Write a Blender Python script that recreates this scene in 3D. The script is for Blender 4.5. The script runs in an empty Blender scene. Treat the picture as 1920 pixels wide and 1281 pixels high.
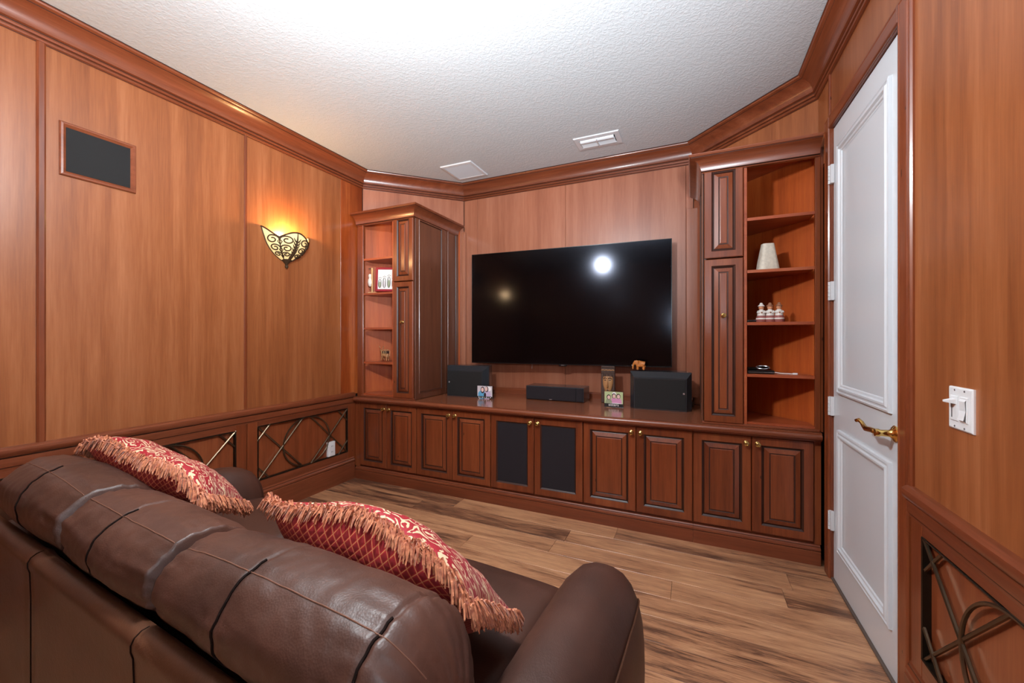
import bpy, bmesh, math, random
from mathutils import Vector, Matrix, noise
random.seed(7)
R = math.radians
scene = bpy.context.scene
col = scene.collection

# ------------------------------------------------------------------ camera, exposure, lights
cam_d = bpy.data.cameras.new('camera'); cam = bpy.data.objects.new('camera', cam_d); col.objects.link(cam)
cam.location = (0, 0, 1.3); cam.rotation_euler = (R(90), 0, R(24.25))
cam_d.sensor_width = 36; cam_d.lens = 36*752/1920; cam_d.shift_y = -6.5/1920; cam_d.clip_start = 0.02
scene.camera = cam
scene.view_settings.view_transform = 'Standard'
scene.view_settings.look = 'None'
scene.view_settings.exposure = 0.9
scene.view_settings.gamma = 1.0
scene.view_settings.use_curve_mapping = False
world = bpy.data.worlds.new('world'); scene.world = world; world.use_nodes = True
world.node_tree.nodes['Background'].inputs[0].default_value = (0.75, 0.85, 1.0, 1)
world.node_tree.nodes['Background'].inputs[1].default_value = 1.0

def add_light(name, kind, loc, energy, color, rot=(0, 0, 0), **kw):
    d = bpy.data.lights.new(name, kind); d.energy = energy; d.color = color
    for k, v in kw.items(): setattr(d, k, v)
    o = bpy.data.objects.new(name, d); col.objects.link(o); o.location = loc; o.rotation_euler = rot
    return o
# added area lamp for fill, set in the invented window behind the camera
add_light('added_fill_light', 'AREA', (0.80, -0.80, 1.55), 40, (0.80, 0.90, 1.0), (0, R(90), 0), shape='RECTANGLE', size=1.5, size_y=1.25)
# bulb of the pendant lamp, and the photographer's flash turned up to bounce off the white ceiling
add_light('pendant_bulb', 'POINT', (-0.95, 0.78, 2.41), 70, (0.90, 0.96, 1.0), shadow_soft_size=0.08)
add_light('pendant_uplight', 'SPOT', (-0.95, 0.78, 2.44), 7, (0.88, 0.95, 1.0), (R(180), 0, 0), spot_size=R(165), spot_blend=.6, shadow_soft_size=0.08)
fv = Vector((-0.90, 1.50, 2.88))-Vector((0.30, -0.25, 1.60))
add_light('bounce_flash', 'SPOT', (0.30, -0.25, 1.60), 310, (0.80, 0.91, 1.0), fv.to_track_quat('-Z', 'Y').to_euler(), spot_size=R(94), spot_blend=1.0, shadow_soft_size=.18)

# ------------------------------------------------------------------ materials
def lin(c):
    f = lambda v: v/12.92 if v <= .04045 else ((v+.055)/1.055)**2.4
    return tuple(f(x/255) for x in c) + (1,)
MATS = {}
def new_mat(name):
    m = bpy.data.materials.new(name); m.use_nodes = True
    nt = m.node_tree; b = nt.nodes['Principled BSDF']; MATS[name] = m
    return m, nt, b
def N(nt, t, **kw):
    n = nt.nodes.new(t)
    for k, v in kw.items():
        if k.startswith('i_'):
            k = k[2:]; k = int(k) if k.isdigit() else k
            n.inputs[k].default_value = v
        else: setattr(n, k, v)
    return n
def L(nt, a, b): nt.links.new(a, b)
def plain(name, rgb, rough=.5, metal=0, spec=.5, coat=0, bump=0, bscale=200, emit=None, trans=0, var=0):
    m, nt, b = new_mat(name)
    b.inputs['Base Color'].default_value = lin(rgb); b.inputs['Roughness'].default_value = rough
    b.inputs['Metallic'].default_value = metal; b.inputs['Specular IOR Level'].default_value = spec
    b.inputs['Coat Weight'].default_value = coat; b.inputs['Transmission Weight'].default_value = trans
    if emit: b.inputs['Emission Color'].default_value = lin(emit[0]); b.inputs['Emission Strength'].default_value = emit[1]
    if bump or var:
        tc = N(nt, 'ShaderNodeTexCoord'); nz = N(nt, 'ShaderNodeTexNoise', i_Scale=bscale, i_Detail=4.0)
        L(nt, tc.outputs['Object'], nz.inputs['Vector'])
        if bump:
            bp = N(nt, 'ShaderNodeBump', i_Strength=bump, i_Distance=.002)
            L(nt, nz.outputs['Fac'], bp.inputs['Height']); L(nt, bp.outputs['Normal'], b.inputs['Normal'])
        if var:
            mx = N(nt, 'ShaderNodeMix', data_type='RGBA', blend_type='MULTIPLY')
            mr = N(nt, 'ShaderNodeMapRange', i_3=1-var, i_4=1+var)
            L(nt, nz.outputs['Fac'], mr.inputs[0]); mx.inputs[0].default_value = 1
            mx.inputs[6].default_value = lin(rgb); L(nt, mr.outputs[0], mx.inputs[7]); L(nt, mx.outputs[2], b.inputs['Base Color'])
    return m
def wood(name, dark, mid, light, axis='Z', fine=1.0, rough=.34, coat=.25, marks=.0, tone=.12, ribbon=.5, spec=.5):
    m, nt, b = new_mat(name)
    tc = N(nt, 'ShaderNodeTexCoord'); oi = N(nt, 'ShaderNodeObjectInfo')
    add = N(nt, 'ShaderNodeVectorMath', operation='ADD'); sc = N(nt, 'ShaderNodeVectorMath', operation='SCALE')
    cx = N(nt, 'ShaderNodeCombineXYZ', i_0=13.7, i_1=7.3, i_2=29.1)
    L(nt, cx.outputs[0], sc.inputs[0]); L(nt, oi.outputs['Random'], sc.inputs['Scale'])
    L(nt, tc.outputs['Object'], add.inputs[0]); L(nt, sc.outputs[0], add.inputs[1])
    def mp(a, c):
        s = {'X': (c, a, a), 'Y': (a, c, a), 'Z': (a, a, c)}[axis]
        n = N(nt, 'ShaderNodeMapping'); n.inputs['Scale'].default_value = s; L(nt, add.outputs[0], n.inputs[0]); return n
    n1 = N(nt, 'ShaderNodeTexNoise', i_Scale=1.0, i_Detail=5.0, i_Roughness=.6, i_Distortion=.4); L(nt, mp(22*fine, 1.1).outputs[0], n1.inputs['Vector'])
    n2 = N(nt, 'ShaderNodeTexNoise', i_Scale=1.0, i_Detail=3.0, i_Roughness=.6); L(nt, mp(160*fine, 7).outputs[0], n2.inputs['Vector'])
    n3 = N(nt, 'ShaderNodeTexNoise', i_Scale=1.0, i_Detail=2.0); L(nt, mp(5.5*fine, .35).outputs[0], n3.inputs['Vector'])
    a1 = N(nt, 'ShaderNodeMath', operation='MULTIPLY_ADD'); L(nt, n1.outputs['Fac'], a1.inputs[0]); a1.inputs[1].default_value = .55
    a2 = N(nt, 'ShaderNodeMath', operation='MULTIPLY_ADD'); L(nt, n3.outputs['Fac'], a2.inputs[0]); a2.inputs[1].default_value = ribbon
    a3 = N(nt, 'ShaderNodeMath', operation='MULTIPLY'); L(nt, n2.outputs['Fac'], a3.inputs[0]); a3.inputs[1].default_value = .28
    L(nt, a3.outputs[0], a2.inputs[2]); L(nt, a2.outputs[0], a1.inputs[2])
    mid0 = (.55+ribbon+.28)/2
    cr = N(nt, 'ShaderNodeValToRGB'); e = cr.color_ramp.elements
    e[0].position = mid0-.22; e[0].color = lin(dark); e[1].position = mid0+.22; e[1].color = lin(light)
    k = e.new(mid0); k.color = lin(mid)
    L(nt, a1.outputs[0], cr.inputs[0])
    hv = N(nt, 'ShaderNodeHueSaturation'); mr = N(nt, 'ShaderNodeMapRange', i_3=1-tone, i_4=1+tone)
    L(nt, oi.outputs['Random'], mr.inputs[0]); L(nt, mr.outputs[0], hv.inputs['Value']); L(nt, cr.outputs[0], hv.inputs['Color'])
    out = hv.outputs[0]
    if marks:
        mm = N(nt, 'ShaderNodeMapping'); L(nt, add.outputs[0], mm.inputs[0])
        mm.inputs['Scale'].default_value = {'X': (2, 9, 9), 'Y': (9, 2, 9), 'Z': (9, 9, 3.2)}[axis]; mm.inputs['Rotation'].default_value = (.1, .12, 0)
        vo = N(nt, 'ShaderNodeTexVoronoi', i_Scale=marks); L(nt, mm.outputs[0], vo.inputs['Vector'])
        nd = N(nt, 'ShaderNodeTexNoise', i_Scale=60.0); L(nt, tc.outputs['Object'], nd.inputs['Vector'])
        sm = N(nt, 'ShaderNodeMath', operation='MULTIPLY_ADD', i_1=.10 if marks > .5 else .03, i_2=-.05 if marks > .5 else -.015); L(nt, nd.outputs['Fac'], sm.inputs[0])
        sa = N(nt, 'ShaderNodeMath', operation='ADD'); L(nt, vo.outputs['Distance'], sa.inputs[0]); L(nt, sm.outputs[0], sa.inputs[1])
        lt = N(nt, 'ShaderNodeMath', operation='LESS_THAN', i_1=.055 if marks > .5 else .016); L(nt, sa.outputs[0], lt.inputs[0])
        mx = N(nt, 'ShaderNodeMix', data_type='RGBA'); mx.inputs[7].default_value = lin([c*.35 for c in dark])
        ml = N(nt, 'ShaderNodeMath', operation='MULTIPLY', i_1=.75); L(nt, lt.outputs[0], ml.inputs[0])
        L(nt, ml.outputs[0], mx.inputs[0]); L(nt, out, mx.inputs[6]); out = mx.outputs[2]
    L(nt, out, b.inputs['Base Color'])
    b.inputs['Roughness'].default_value = rough; b.inputs['Coat Weight'].default_value = coat; b.inputs['Coat Roughness'].default_value = .18
    b.inputs['Specular IOR Level'].default_value = spec
    bp = N(nt, 'ShaderNodeBump', i_Strength=.08, i_Distance=.001); L(nt, n2.outputs['Fac'], bp.inputs['Height']); L(nt, bp.outputs['Normal'], b.inputs['Normal'])
    return m

VEN = wood('veneer_wall', (122, 65, 34), (150, 86, 47), (171, 106, 66), 'Z', 1.0, .36, .25, marks=.42, tone=.05)
VENR = wood('veneer_ribbon', (120, 48, 18), (158, 74, 30), (184, 100, 48), 'Z', 1.2, .36, .2, tone=.05, ribbon=.9)
VENB = wood('veneer_back_wall', (138, 78, 54), (160, 97, 70), (176, 114, 86), 'Z', 1.0, .36, .25, marks=.42, tone=.05)
CHZ = wood('cherry_vertical', (88, 38, 20), (124, 60, 31), (148, 80, 45), 'Z', .9, .32, .35, marks=1.5, tone=.07, ribbon=.35)
CHX = wood('cherry_horizontal', (90, 42, 24), (120, 60, 35), (142, 78, 50), 'X', .9, .32, .35, tone=.04, ribbon=.35)
CHY = wood('cherry_lengthwise', (92, 43, 24), (124, 63, 37), (148, 82, 54), 'Y', .9, .32, .35, tone=.04, ribbon=.35)
CHD = wood('cherry_side', (80, 44, 30), (104, 60, 41), (122, 74, 52), 'Z', .9, .36, .3, marks=.8, tone=.05, ribbon=.35)
INT = wood('cherry_interior', (154, 64, 22), (187, 86, 32), (204, 106, 46), 'Z', 1.0, .5, .0, tone=.05, spec=.3)
SHELF = wood('cherry_shelf', (140, 60, 32), (163, 78, 44), (180, 94, 56), 'X', .9, .36, .2, tone=.05)
TOPW = wood('worktop_cherry', (124, 68, 44), (148, 86, 58), (168, 104, 72), 'X', .8, .18, .5, tone=.03, ribbon=.35)
WPAN = wood('cherry_wainscot', (108, 50, 26), (138, 70, 38), (158, 90, 54), 'Z', 1.0, .36, .25, marks=.6, tone=.04)
GLZ = plain('dark_glaze', (56, 27, 18), .4)
BEAD = plain('dark_bronze_bead', (52, 44, 36), .32, .75, var=.2, bscale=60)
IRON = plain('antique_bronze', (92, 70, 46), .38, .85, var=.3, bscale=90)
BRONZE = plain('lattice_bronze', (104, 88, 70), .3, .85)
IRON2 = plain('dark_bronze_scroll', (70, 50, 32), .6, .2, spec=.3)
BRASS = plain('polished_brass', (226, 188, 112), .16, 1.0)
KNOBM = plain('aged_brass', (176, 146, 90), .24, .95)
WHT = plain('white_door_paint', (216, 221, 226), .32, coat=.15)
WPL = plain('white_plastic', (232, 233, 234), .3)
WMET = plain('white_enamel', (215, 217, 220), .35)
BLKC = plain('black_grille_cloth', (42, 38, 42), .9, bump=.3, bscale=900, spec=.2)
BLKS = plain('black_speaker_cabinet', (44, 49, 54), .26, coat=.4, bump=.15, bscale=500)
BLKG = plain('black_speaker_grille', (34, 33, 33), .75, bump=.3, bscale=1200, spec=.3)
BLKP = plain('black_plastic', (16, 16, 18), .25)
SCREEN = plain('television_screen', (6, 4, 5), .12, spec=.25)
SCREEN.node_tree.nodes['Principled BSDF'].inputs['Specular Tint'].default_value = (.75, .8, 1, 1)
SILV = plain('silver_badge', (190, 190, 195), .25, .8)
DARKV = plain('dark_void', (20, 14, 12), .9)
REDF = plain('red_frame_lacquer', (150, 26, 44), .3)
PAPER = plain('white_paper', (226, 226, 226), .6)
ACRY = plain('clear_acrylic', (240, 245, 245), .03, trans=1.0)
PINE = plain('pale_pine', (205, 165, 115), .5, var=.12, bscale=40)
STONE = plain('mottled_white_stone', (214, 205, 188), .6, bump=.6, bscale=70, var=.25)
ELEP = plain('carved_orange_wood', (196, 120, 56), .4, var=.35, bscale=120, bump=.5)
DEER = plain('carved_tan_wood', (170, 118, 76), .5, var=.35, bscale=90)
MASKD = plain('dark_carved_wood', (78, 58, 50), .5, var=.4, bscale=70, bump=.6)
MASKL = plain('carved_face_wood', (186, 136, 88), .5, var=.25, bscale=110, bump=.5)
SKIN = plain('terracotta_skin', (216, 150, 112), .6)
CLAYW = plain('white_glazed_clay', (228, 222, 214), .5)
CLAYR = plain('dusty_red_paint', (150, 84, 78), .6)
HATB = plain('brown_hat_clay', (150, 100, 72), .6)
P_SKY = plain('print_pale_grey', (205, 200, 205), .5)
P_GRN = plain('print_pale_green', (186, 202, 150), .5)
P_BLUE = plain('print_blue', (92, 165, 205), .5)
P_LIL = plain('print_lilac', (196, 178, 206), .5)
P_PINK = plain('print_pink', (214, 150, 190), .5)
P_SKIN = plain('print_skin', (232, 200, 190), .5)
P_HAIR = plain('print_hair', (48, 30, 40), .5)
P_BLK = plain('print_black', (24, 24, 26), .5)
P_WHT = plain('print_white', (240, 240, 240), .5)
P_OLV = plain('print_sage', (150, 160, 130), .5)
BULB = plain('lamp_glass', (255, 244, 225), .3, emit=((255, 240, 215), 5.0))
SCGL = plain('amber_scavo_glass', (215, 195, 150), .35, emit=((255, 214, 140), .36), var=.2, bscale=30)
THRESH = plain('grey_threshold', (96, 82, 74), .5)

def mk_ceiling():
    m, nt, b = new_mat('textured_ceiling_paint')
    b.inputs['Base Color'].default_value = lin((200, 203, 205)); b.inputs['Roughness'].default_value = .8
    tc = N(nt, 'ShaderNodeTexCoord')
    n1 = N(nt, 'ShaderNodeTexNoise', i_Scale=62.0, i_Detail=3.0, i_Roughness=.5, i_Distortion=.6); L(nt, tc.outputs['Object'], n1.inputs['Vector'])
    cr = N(nt, 'ShaderNodeValToRGB'); cr.color_ramp.elements[0].position = .42; cr.color_ramp.elements[1].position = .62
    L(nt, n1.outputs['Fac'], cr.inputs[0])
    bp = N(nt, 'ShaderNodeBump', i_Strength=.3, i_Distance=.003); L(nt, cr.outputs[0], bp.inputs['Height']); L(nt, bp.outputs['Normal'], b.inputs['Normal'])
    return m
CEIL = mk_ceiling()

def mk_plank():
    m, nt, b = new_mat('plank_oak')
    tc = N(nt, 'ShaderNodeTexCoord'); oi = N(nt, 'ShaderNodeObjectInfo')
    cx = N(nt, 'ShaderNodeCombineXYZ', i_0=31.7, i_1=17.3, i_2=3.1); sc = N(nt, 'ShaderNodeVectorMath', operation='SCALE')
    L(nt, cx.outputs[0], sc.inputs[0]); L(nt, oi.outputs['Random'], sc.inputs['Scale'])
    add = N(nt, 'ShaderNodeVectorMath', operation='ADD'); L(nt, tc.outputs['Object'], add.inputs[0]); L(nt, sc.outputs[0], add.inputs[1])
    def mp(s):
        n = N(nt, 'ShaderNodeMapping'); n.inputs['Scale'].default_value = s; L(nt, add.outputs[0], n.inputs[0]); return n.outputs[0]
    big = N(nt, 'ShaderNodeTexNoise', i_Scale=1.0, i_Detail=4.0, i_Roughness=.6, i_Distortion=1.1); L(nt, mp((1.2, 10, 5)), big.inputs['Vector'])
    mid = N(nt, 'ShaderNodeTexNoise', i_Scale=1.0, i_Detail=6.0, i_Roughness=.7, i_Distortion=1.5); L(nt, mp((4.5, 85, 10)), mid.inputs['Vector'])
    fin = N(nt, 'ShaderNodeTexNoise', i_Scale=1.0, i_Detail=3.0, i_Roughness=.7); L(nt, mp((14, 320, 30)), fin.inputs['Vector'])
    s1 = N(nt, 'ShaderNodeMath', operation='MULTIPLY_ADD', i_1=.58); L(nt, big.outputs['Fac'], s1.inputs[0])
    s2 = N(nt, 'ShaderNodeMath', operation='MULTIPLY_ADD', i_1=.46); L(nt, mid.outputs['Fac'], s2.inputs[0])
    s3 = N(nt, 'ShaderNodeMath', operation='MULTIPLY_ADD', i_1=.26); L(nt, fin.outputs['Fac'], s3.inputs[0])
    s4 = N(nt, 'ShaderNodeMapRange', i_3=-.06, i_4=.07); L(nt, oi.outputs['Random'], s4.inputs[0])
    L(nt, s4.outputs[0], s3.inputs[2]); L(nt, s3.outputs[0], s2.inputs[2]); L(nt, s2.outputs[0], s1.inputs[2])
    cr = N(nt, 'ShaderNodeValToRGB'); e = cr.color_ramp.elements
    e[0].position = .48; e[0].color = lin((72, 47, 36)); e[1].position = .79; e[1].color = lin((207, 157, 116))
    k = e.new(.56); k.color = lin((116, 80, 60)); k = e.new(.635); k.color = lin((168, 119, 86))
    L(nt, s1.outputs[0], cr.inputs[0]); L(nt, cr.outputs[0], b.inputs['Base Color'])
    b.inputs['Roughness'].default_value = .34; b.inputs['Coat Weight'].default_value = .15; b.inputs['Coat Roughness'].default_value = .25
    bp = N(nt, 'ShaderNodeBump', i_Strength=.12, i_Distance=.001); L(nt, fin.outputs['Fac'], bp.inputs['Height']); L(nt, bp.outputs['Normal'], b.inputs['Normal'])
    return m
PLANK = mk_plank()

def mk_leather(name, c1, c2, rough=.4):
    m, nt, b = new_mat(name)
    tc = N(nt, 'ShaderNodeTexCoord')
    n1 = N(nt, 'ShaderNodeTexNoise', i_Scale=4.0, i_Detail=3.0); L(nt, tc.outputs['Object'], n1.inputs['Vector'])
    cr = N(nt, 'ShaderNodeValToRGB'); e = cr.color_ramp.elements
    e[0].position = .35; e[0].color = lin(c1); e[1].position = .7; e[1].color = lin(c2)
    L(nt, n1.outputs['Fac'], cr.inputs[0]); L(nt, cr.outputs[0], b.inputs['Base Color'])
    vo = N(nt, 'ShaderNodeTexVoronoi', i_Scale=260.0); L(nt, tc.outputs['Object'], vo.inputs['Vector'])
    n2 = N(nt, 'ShaderNodeTexNoise', i_Scale=28.0, i_Detail=4.0, i_Distortion=1.2); L(nt, tc.outputs['Object'], n2.inputs['Vector'])
    b1 = N(nt, 'ShaderNodeBump', i_Strength=.22, i_Distance=.0012); L(nt, vo.outputs['Distance'], b1.inputs['Height'])
    b2 = N(nt, 'ShaderNodeBump', i_Strength=.10, i_Distance=.006); L(nt, n2.outputs['Fac'], b2.inputs['Height']); L(nt, b1.outputs['Normal'], b2.inputs['Normal'])
    L(nt, b2.outputs['Normal'], b.inputs['Normal'])
    b.inputs['Roughness'].default_value = rough; b.inputs['Specular IOR Level'].default_value = .55
    return m
LEA = mk_leather('brown_leather', (58, 35, 27), (80, 49, 38), .47)
LEAB = mk_leather('brown_leather_back', (66, 38, 24), (82, 49, 31), .42)
STI = plain('tan_stitching', (112, 76, 60), .5)
DSE = plain('dark_seam_split_shade', (24, 13, 10), .8, spec=.1)  # for the seams, and for the shade painted between back cushions

def mk_diamond():
    m, nt, b = new_mat('red_diamond_chenille')
    uv = N(nt, 'ShaderNodeUVMap'); sp = N(nt, 'ShaderNodeSeparateXYZ'); L(nt, uv.outputs[0], sp.inputs[0])
    def axis(sx, sy):
        a = N(nt, 'ShaderNodeMath', operation='MULTIPLY', i_1=sx); L(nt, sp.outputs[0], a.inputs[0])
        c = N(nt, 'ShaderNodeMath', operation='MULTIPLY_ADD', i_1=sy); L(nt, sp.outputs[1], c.inputs[0]); L(nt, a.outputs[0], c.inputs[2])
        f = N(nt, 'ShaderNodeMath', operation='FRACT'); L(nt, c.outputs[0], f.inputs[0])
        d = N(nt, 'ShaderNodeMath', operation='SUBTRACT', i_1=.5); L(nt, f.outputs[0], d.inputs[0])
        g = N(nt, 'ShaderNodeMath', operation='ABSOLUTE'); L(nt, d.outputs[0], g.inputs[0]); return g.outputs[0]
    mx = N(nt, 'ShaderNodeMath', operation='MAXIMUM'); L(nt, axis(24, 24), mx.inputs[0]); L(nt, axis(24, -24), mx.inputs[1])
    cr = N(nt, 'ShaderNodeValToRGB'); e = cr.color_ramp.elements
    e[0].position = .30; e[0].color = lin((128, 12, 22)); e[1].position = .475; e[1].color = lin((196, 130, 84))
    k = e.new(.40); k.color = lin((170, 24, 30)); k = e.new(.435); k.color = lin((150, 40, 34))
    L(nt, mx.outputs[0], cr.inputs[0]); L(nt, cr.outputs[0], b.inputs['Base Color'])
    bp = N(nt, 'ShaderNodeBump', i_Strength=.5, i_Distance=.004, invert=True); L(nt, mx.outputs[0], bp.inputs['Height']); L(nt, bp.outputs['Normal'], b.inputs['Normal'])
    b.inputs['Roughness'].default_value = .7; b.inputs['Sheen Weight'].default_value = .12; b.inputs['Sheen Tint'].default_value = lin((255, 120, 100))
    return m
def mk_damask():
    m, nt, b = new_mat('red_floral_damask')
    uv = N(nt, 'ShaderNodeUVMap')
    mp = N(nt, 'ShaderNodeMapping'); mp.inputs['Scale'].default_value = (1, 1, 1); L(nt, uv.outputs[0], mp.inputs[0])
    n0 = N(nt, 'ShaderNodeTexNoise', i_Scale=7.0, i_Detail=2.0); L(nt, mp.outputs[0], n0.inputs['Vector'])
    ad = N(nt, 'ShaderNodeMix', data_type='RGBA', blend_type='LINEAR_LIGHT'); ad.inputs[0].default_value = .09
    L(nt, mp.outputs[0], ad.inputs[6]); L(nt, n0.outputs['Color'], ad.inputs[7])
    vo = N(nt, 'ShaderNodeTexVoronoi', i_Scale=9.5); L(nt, ad.outputs[2], vo.inputs['Vector'])
    w = N(nt, 'ShaderNodeMath', operation='MULTIPLY', i_1=28.0); L(nt, vo.outputs['Distance'], w.inputs[0])
    s = N(nt, 'ShaderNodeMath', operation='SINE'); L(nt, w.outputs[0], s.inputs[0])
    n2 = N(nt, 'ShaderNodeTexNoise', i_Scale=18.0, i_Detail=3.0, i_Distortion=1.5); L(nt, mp.outputs[0], n2.inputs['Vector'])
    t = N(nt, 'ShaderNodeMath', operation='MULTIPLY_ADD', i_1=4.2, i_2=-2.35); L(nt, n2.outputs['Fac'], t.inputs[0])
    u = N(nt, 'ShaderNodeMath', operation='ADD'); L(nt, s.outputs[0], u.inputs[0]); L(nt, t.outputs[0], u.inputs[1])
    cr = N(nt, 'ShaderNodeValToRGB'); e = cr.color_ramp.elements
    e[0].position = .30; e[0].color = lin((150, 10, 28)); e[1].position = .42; e[1].color = lin((214, 186, 150))
    L(nt, u.outputs[0], cr.inputs[0]); L(nt, cr.outputs[0], b.inputs['Base Color'])
    bp = N(nt, 'ShaderNodeBump', i_Strength=.4, i_Distance=.003); L(nt, cr.outputs[0], bp.inputs['Height']); L(nt, bp.outputs['Normal'], b.inputs['Normal'])
    b.inputs['Roughness'].default_value = .65; b.inputs['Sheen Weight'].default_value = .05
    return m
DIAM = mk_diamond(); DAMASK = mk_damask()
def mk_fringe():
    m, nt, b = new_mat('terracotta_fringe')
    tc = N(nt, 'ShaderNodeTexCoord'); nz = N(nt, 'ShaderNodeTexNoise', i_Scale=90.0, i_Detail=3.0); L(nt, tc.outputs['Object'], nz.inputs['Vector'])
    cr = N(nt, 'ShaderNodeValToRGB'); e = cr.color_ramp.elements
    e[0].position = .3; e[0].color = lin((150, 68, 40)); e[1].position = .7; e[1].color = lin((216, 140, 98))
    L(nt, nz.outputs['Fac'], cr.inputs[0]); L(nt, cr.outputs[0], b.inputs['Base Color']); b.inputs['Roughness'].default_value = .55
    b.inputs['Sheen Weight'].default_value = .3
    return m
FRINGE = mk_fringe()

# ------------------------------------------------------------------ mesh helpers
class MB:
    def __init__(s): s.v = []; s.f = []; s.m = []; s.uv = None
    def add(s, vs, fs, mat=0):
        b = len(s.v); s.v += [tuple(x) for x in vs]
        for f in fs: s.f.append(tuple(i+b for i in f)); s.m.append(mat)
        return s
    def box(s, x0, x1, y0, y1, z0, z1, mat=0, c=0.0):
        if x0 > x1: x0, x1 = x1, x0
        if y0 > y1: y0, y1 = y1, y0
        if z0 > z1: z0, z1 = z1, z0
        c = min(c, (x1-x0)*.45, (y1-y0)*.45, (z1-z0)*.45)
        if c <= 0:
            vs = [(x, y, z) for x in (x0, x1) for y in (y0, y1) for z in (z0, z1)]
            return s.add(vs, [(0, 1, 3, 2), (4, 6, 7, 5), (0, 4, 5, 1), (2, 3, 7, 6), (0, 2, 6, 4), (1, 5, 7, 3)], mat)
        X, Y, Z = (x0, x1), (y0, y1), (z0, z1); sg = (1, -1); vs = []; idx = {}
        for i in (0, 1):
            for j in (0, 1):
                for k in (0, 1):
                    for a in range(3):
                        p = [X[i], Y[j], Z[k]]
                        for bx, q in ((0, i), (1, j), (2, k)):
                            if bx != a: p[bx] += sg[q]*c
                        idx[(i, j, k, a)] = len(vs); vs.append(p)
        fs = []
        q = [(0, 0), (1, 0), (1, 1), (0, 1)]
        for i in (0, 1):
            fs.append([idx[(i, a, b, 0)] for a, b in q]); fs.append([idx[(a, i, b, 1)] for a, b in q]); fs.append([idx[(a, b, i, 2)] for a, b in q])
        for a in (0, 1):
            for b in (0, 1):
                fs.append([idx[(a, b, 0, 0)], idx[(a, b, 1, 0)], idx[(a, b, 1, 1)], idx[(a, b, 0, 1)]])
                fs.append([idx[(a, 0, b, 0)], idx[(a, 1, b, 0)], idx[(a, 1, b, 2)], idx[(a, 0, b, 2)]])
                fs.append([idx[(0, a, b, 1)], idx[(1, a, b, 1)], idx[(1, a, b, 2)], idx[(0, a, b, 2)]])
                for k in (0, 1): fs.append([idx[(a, b, k, 0)], idx[(a, b, k, 1)], idx[(a, b, k, 2)]])
        return s.add(vs, fs, mat)
    def prism(s, poly, z0, z1, mat=0):
        n = len(poly); vs = [(x, y, z0) for x, y in poly]+[(x, y, z1) for x, y in poly]
        fs = [tuple(range(n)), tuple(range(n, 2*n))]+[(i, (i+1) % n, n+(i+1) % n, n+i) for i in range(n)]
        return s.add(vs, fs, mat)
    def rows(s, rows, mat=0, closed=False, caps=False):
        n = len(rows[0]); vs = [p for r in rows for p in r]; fs = []
        for i in range(len(rows)-1):
            for j in range(n if closed else n-1):
                k = (j+1) % n; fs.append((i*n+j, i*n+k, (i+1)*n+k, (i+1)*n+j))
        if caps: fs += [tuple(range(n)), tuple((len(rows)-1)*n+i for i in range(n))]
        return s.add(vs, fs, mat)
    def mould(s, rows, marks, closed=False, caps=False):
        """strip rows along a profile; strips listed in marks take the dark glaze (slot 1)"""
        f0 = len(s.f); s.rows(rows, 0, closed, caps); n = len(rows[0]); k = n if closed else n-1
        for i in range((len(rows)-1)*k):
            if i % k in marks: s.m[f0+i] = 1
        return s
    def tube(s, pts, r, n=6, mat=0, closed=False):
        pts = [Vector(p) for p in pts]; rows = []; m = len(pts); pn = None
        for i, p in enumerate(pts):
            if closed: t = pts[(i+1) % m]-pts[i-1]
            else: t = pts[min(i+1, m-1)]-pts[max(i-1, 0)]
            t.normalize()
            if pn is None: pn = t.orthogonal()
            pn = (pn-t*pn.dot(t)).normalized(); bt = t.cross(pn); rr = r[i] if isinstance(r, (list, tuple)) else r
            rows.append([p+(pn*math.cos(2*math.pi*k/n)+bt*math.sin(2*math.pi*k/n))*rr for k in range(n)])
        if closed: rows.append(rows[0])
        return s.rows(rows, mat, True, not closed)
    def lathe(s, prof, n=16, o=(0, 0, 0), axis='z', mat=0):
        rows = []
        for k in range(n+1):
            a = 2*math.pi*k/n; row = []
            for r, h in prof:
                c, d = r*math.cos(a), r*math.sin(a)
                p = {'z': (c, d, h), 'y': (c, h, d), 'x': (h, c, d)}[axis]
                row.append((p[0]+o[0], p[1]+o[1], p[2]+o[2]))
            rows.append(row)
        return s.rows(rows, mat)
    def rings(s, place, rect, rings, mats, back=None):
        u0, u1, w0, w1 = rect; b = len(s.v); vs = []; fs = []; ms = []
        for ins, d in rings:
            vs += [place(u0+ins, w0+ins, d), place(u1-ins, w0+ins, d), place(u1-ins, w1-ins, d), place(u0+ins, w1-ins, d)]
        for i in range(len(rings)-1):
            for k in range(4):
                fs.append((4*i+k, 4*i+(k+1) % 4, 4*i+4+(k+1) % 4, 4*i+4+k)); ms.append(mats[i])
        q = 4*(len(rings)-1)
        if mats[-1] is not None and len(mats) == len(rings): fs.append((q, q+1, q+2, q+3)); ms.append(mats[-1])
        if back is not None: fs.append((0, 1, 2, 3)); ms.append(back)
        s.v += vs
        for f, m in zip(fs, ms): s.f.append(tuple(i+b for i in f)); s.m.append(m)
        return s
    def sphere(s, c, r, n=12, m=8, mat=0):
        rr = r if isinstance(r, (tuple, list)) else (r, r, r); rows = []
        for i in range(m+1):
            t = math.pi*i/m
            rows.append([(c[0]+rr[0]*math.sin(t)*math.cos(2*math.pi*j/n), c[1]+rr[1]*math.sin(t)*math.sin(2*math.pi*j/n), c[2]+rr[2]*math.cos(t)) for j in range(n)])
        return s.rows(rows, mat, True)
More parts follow.
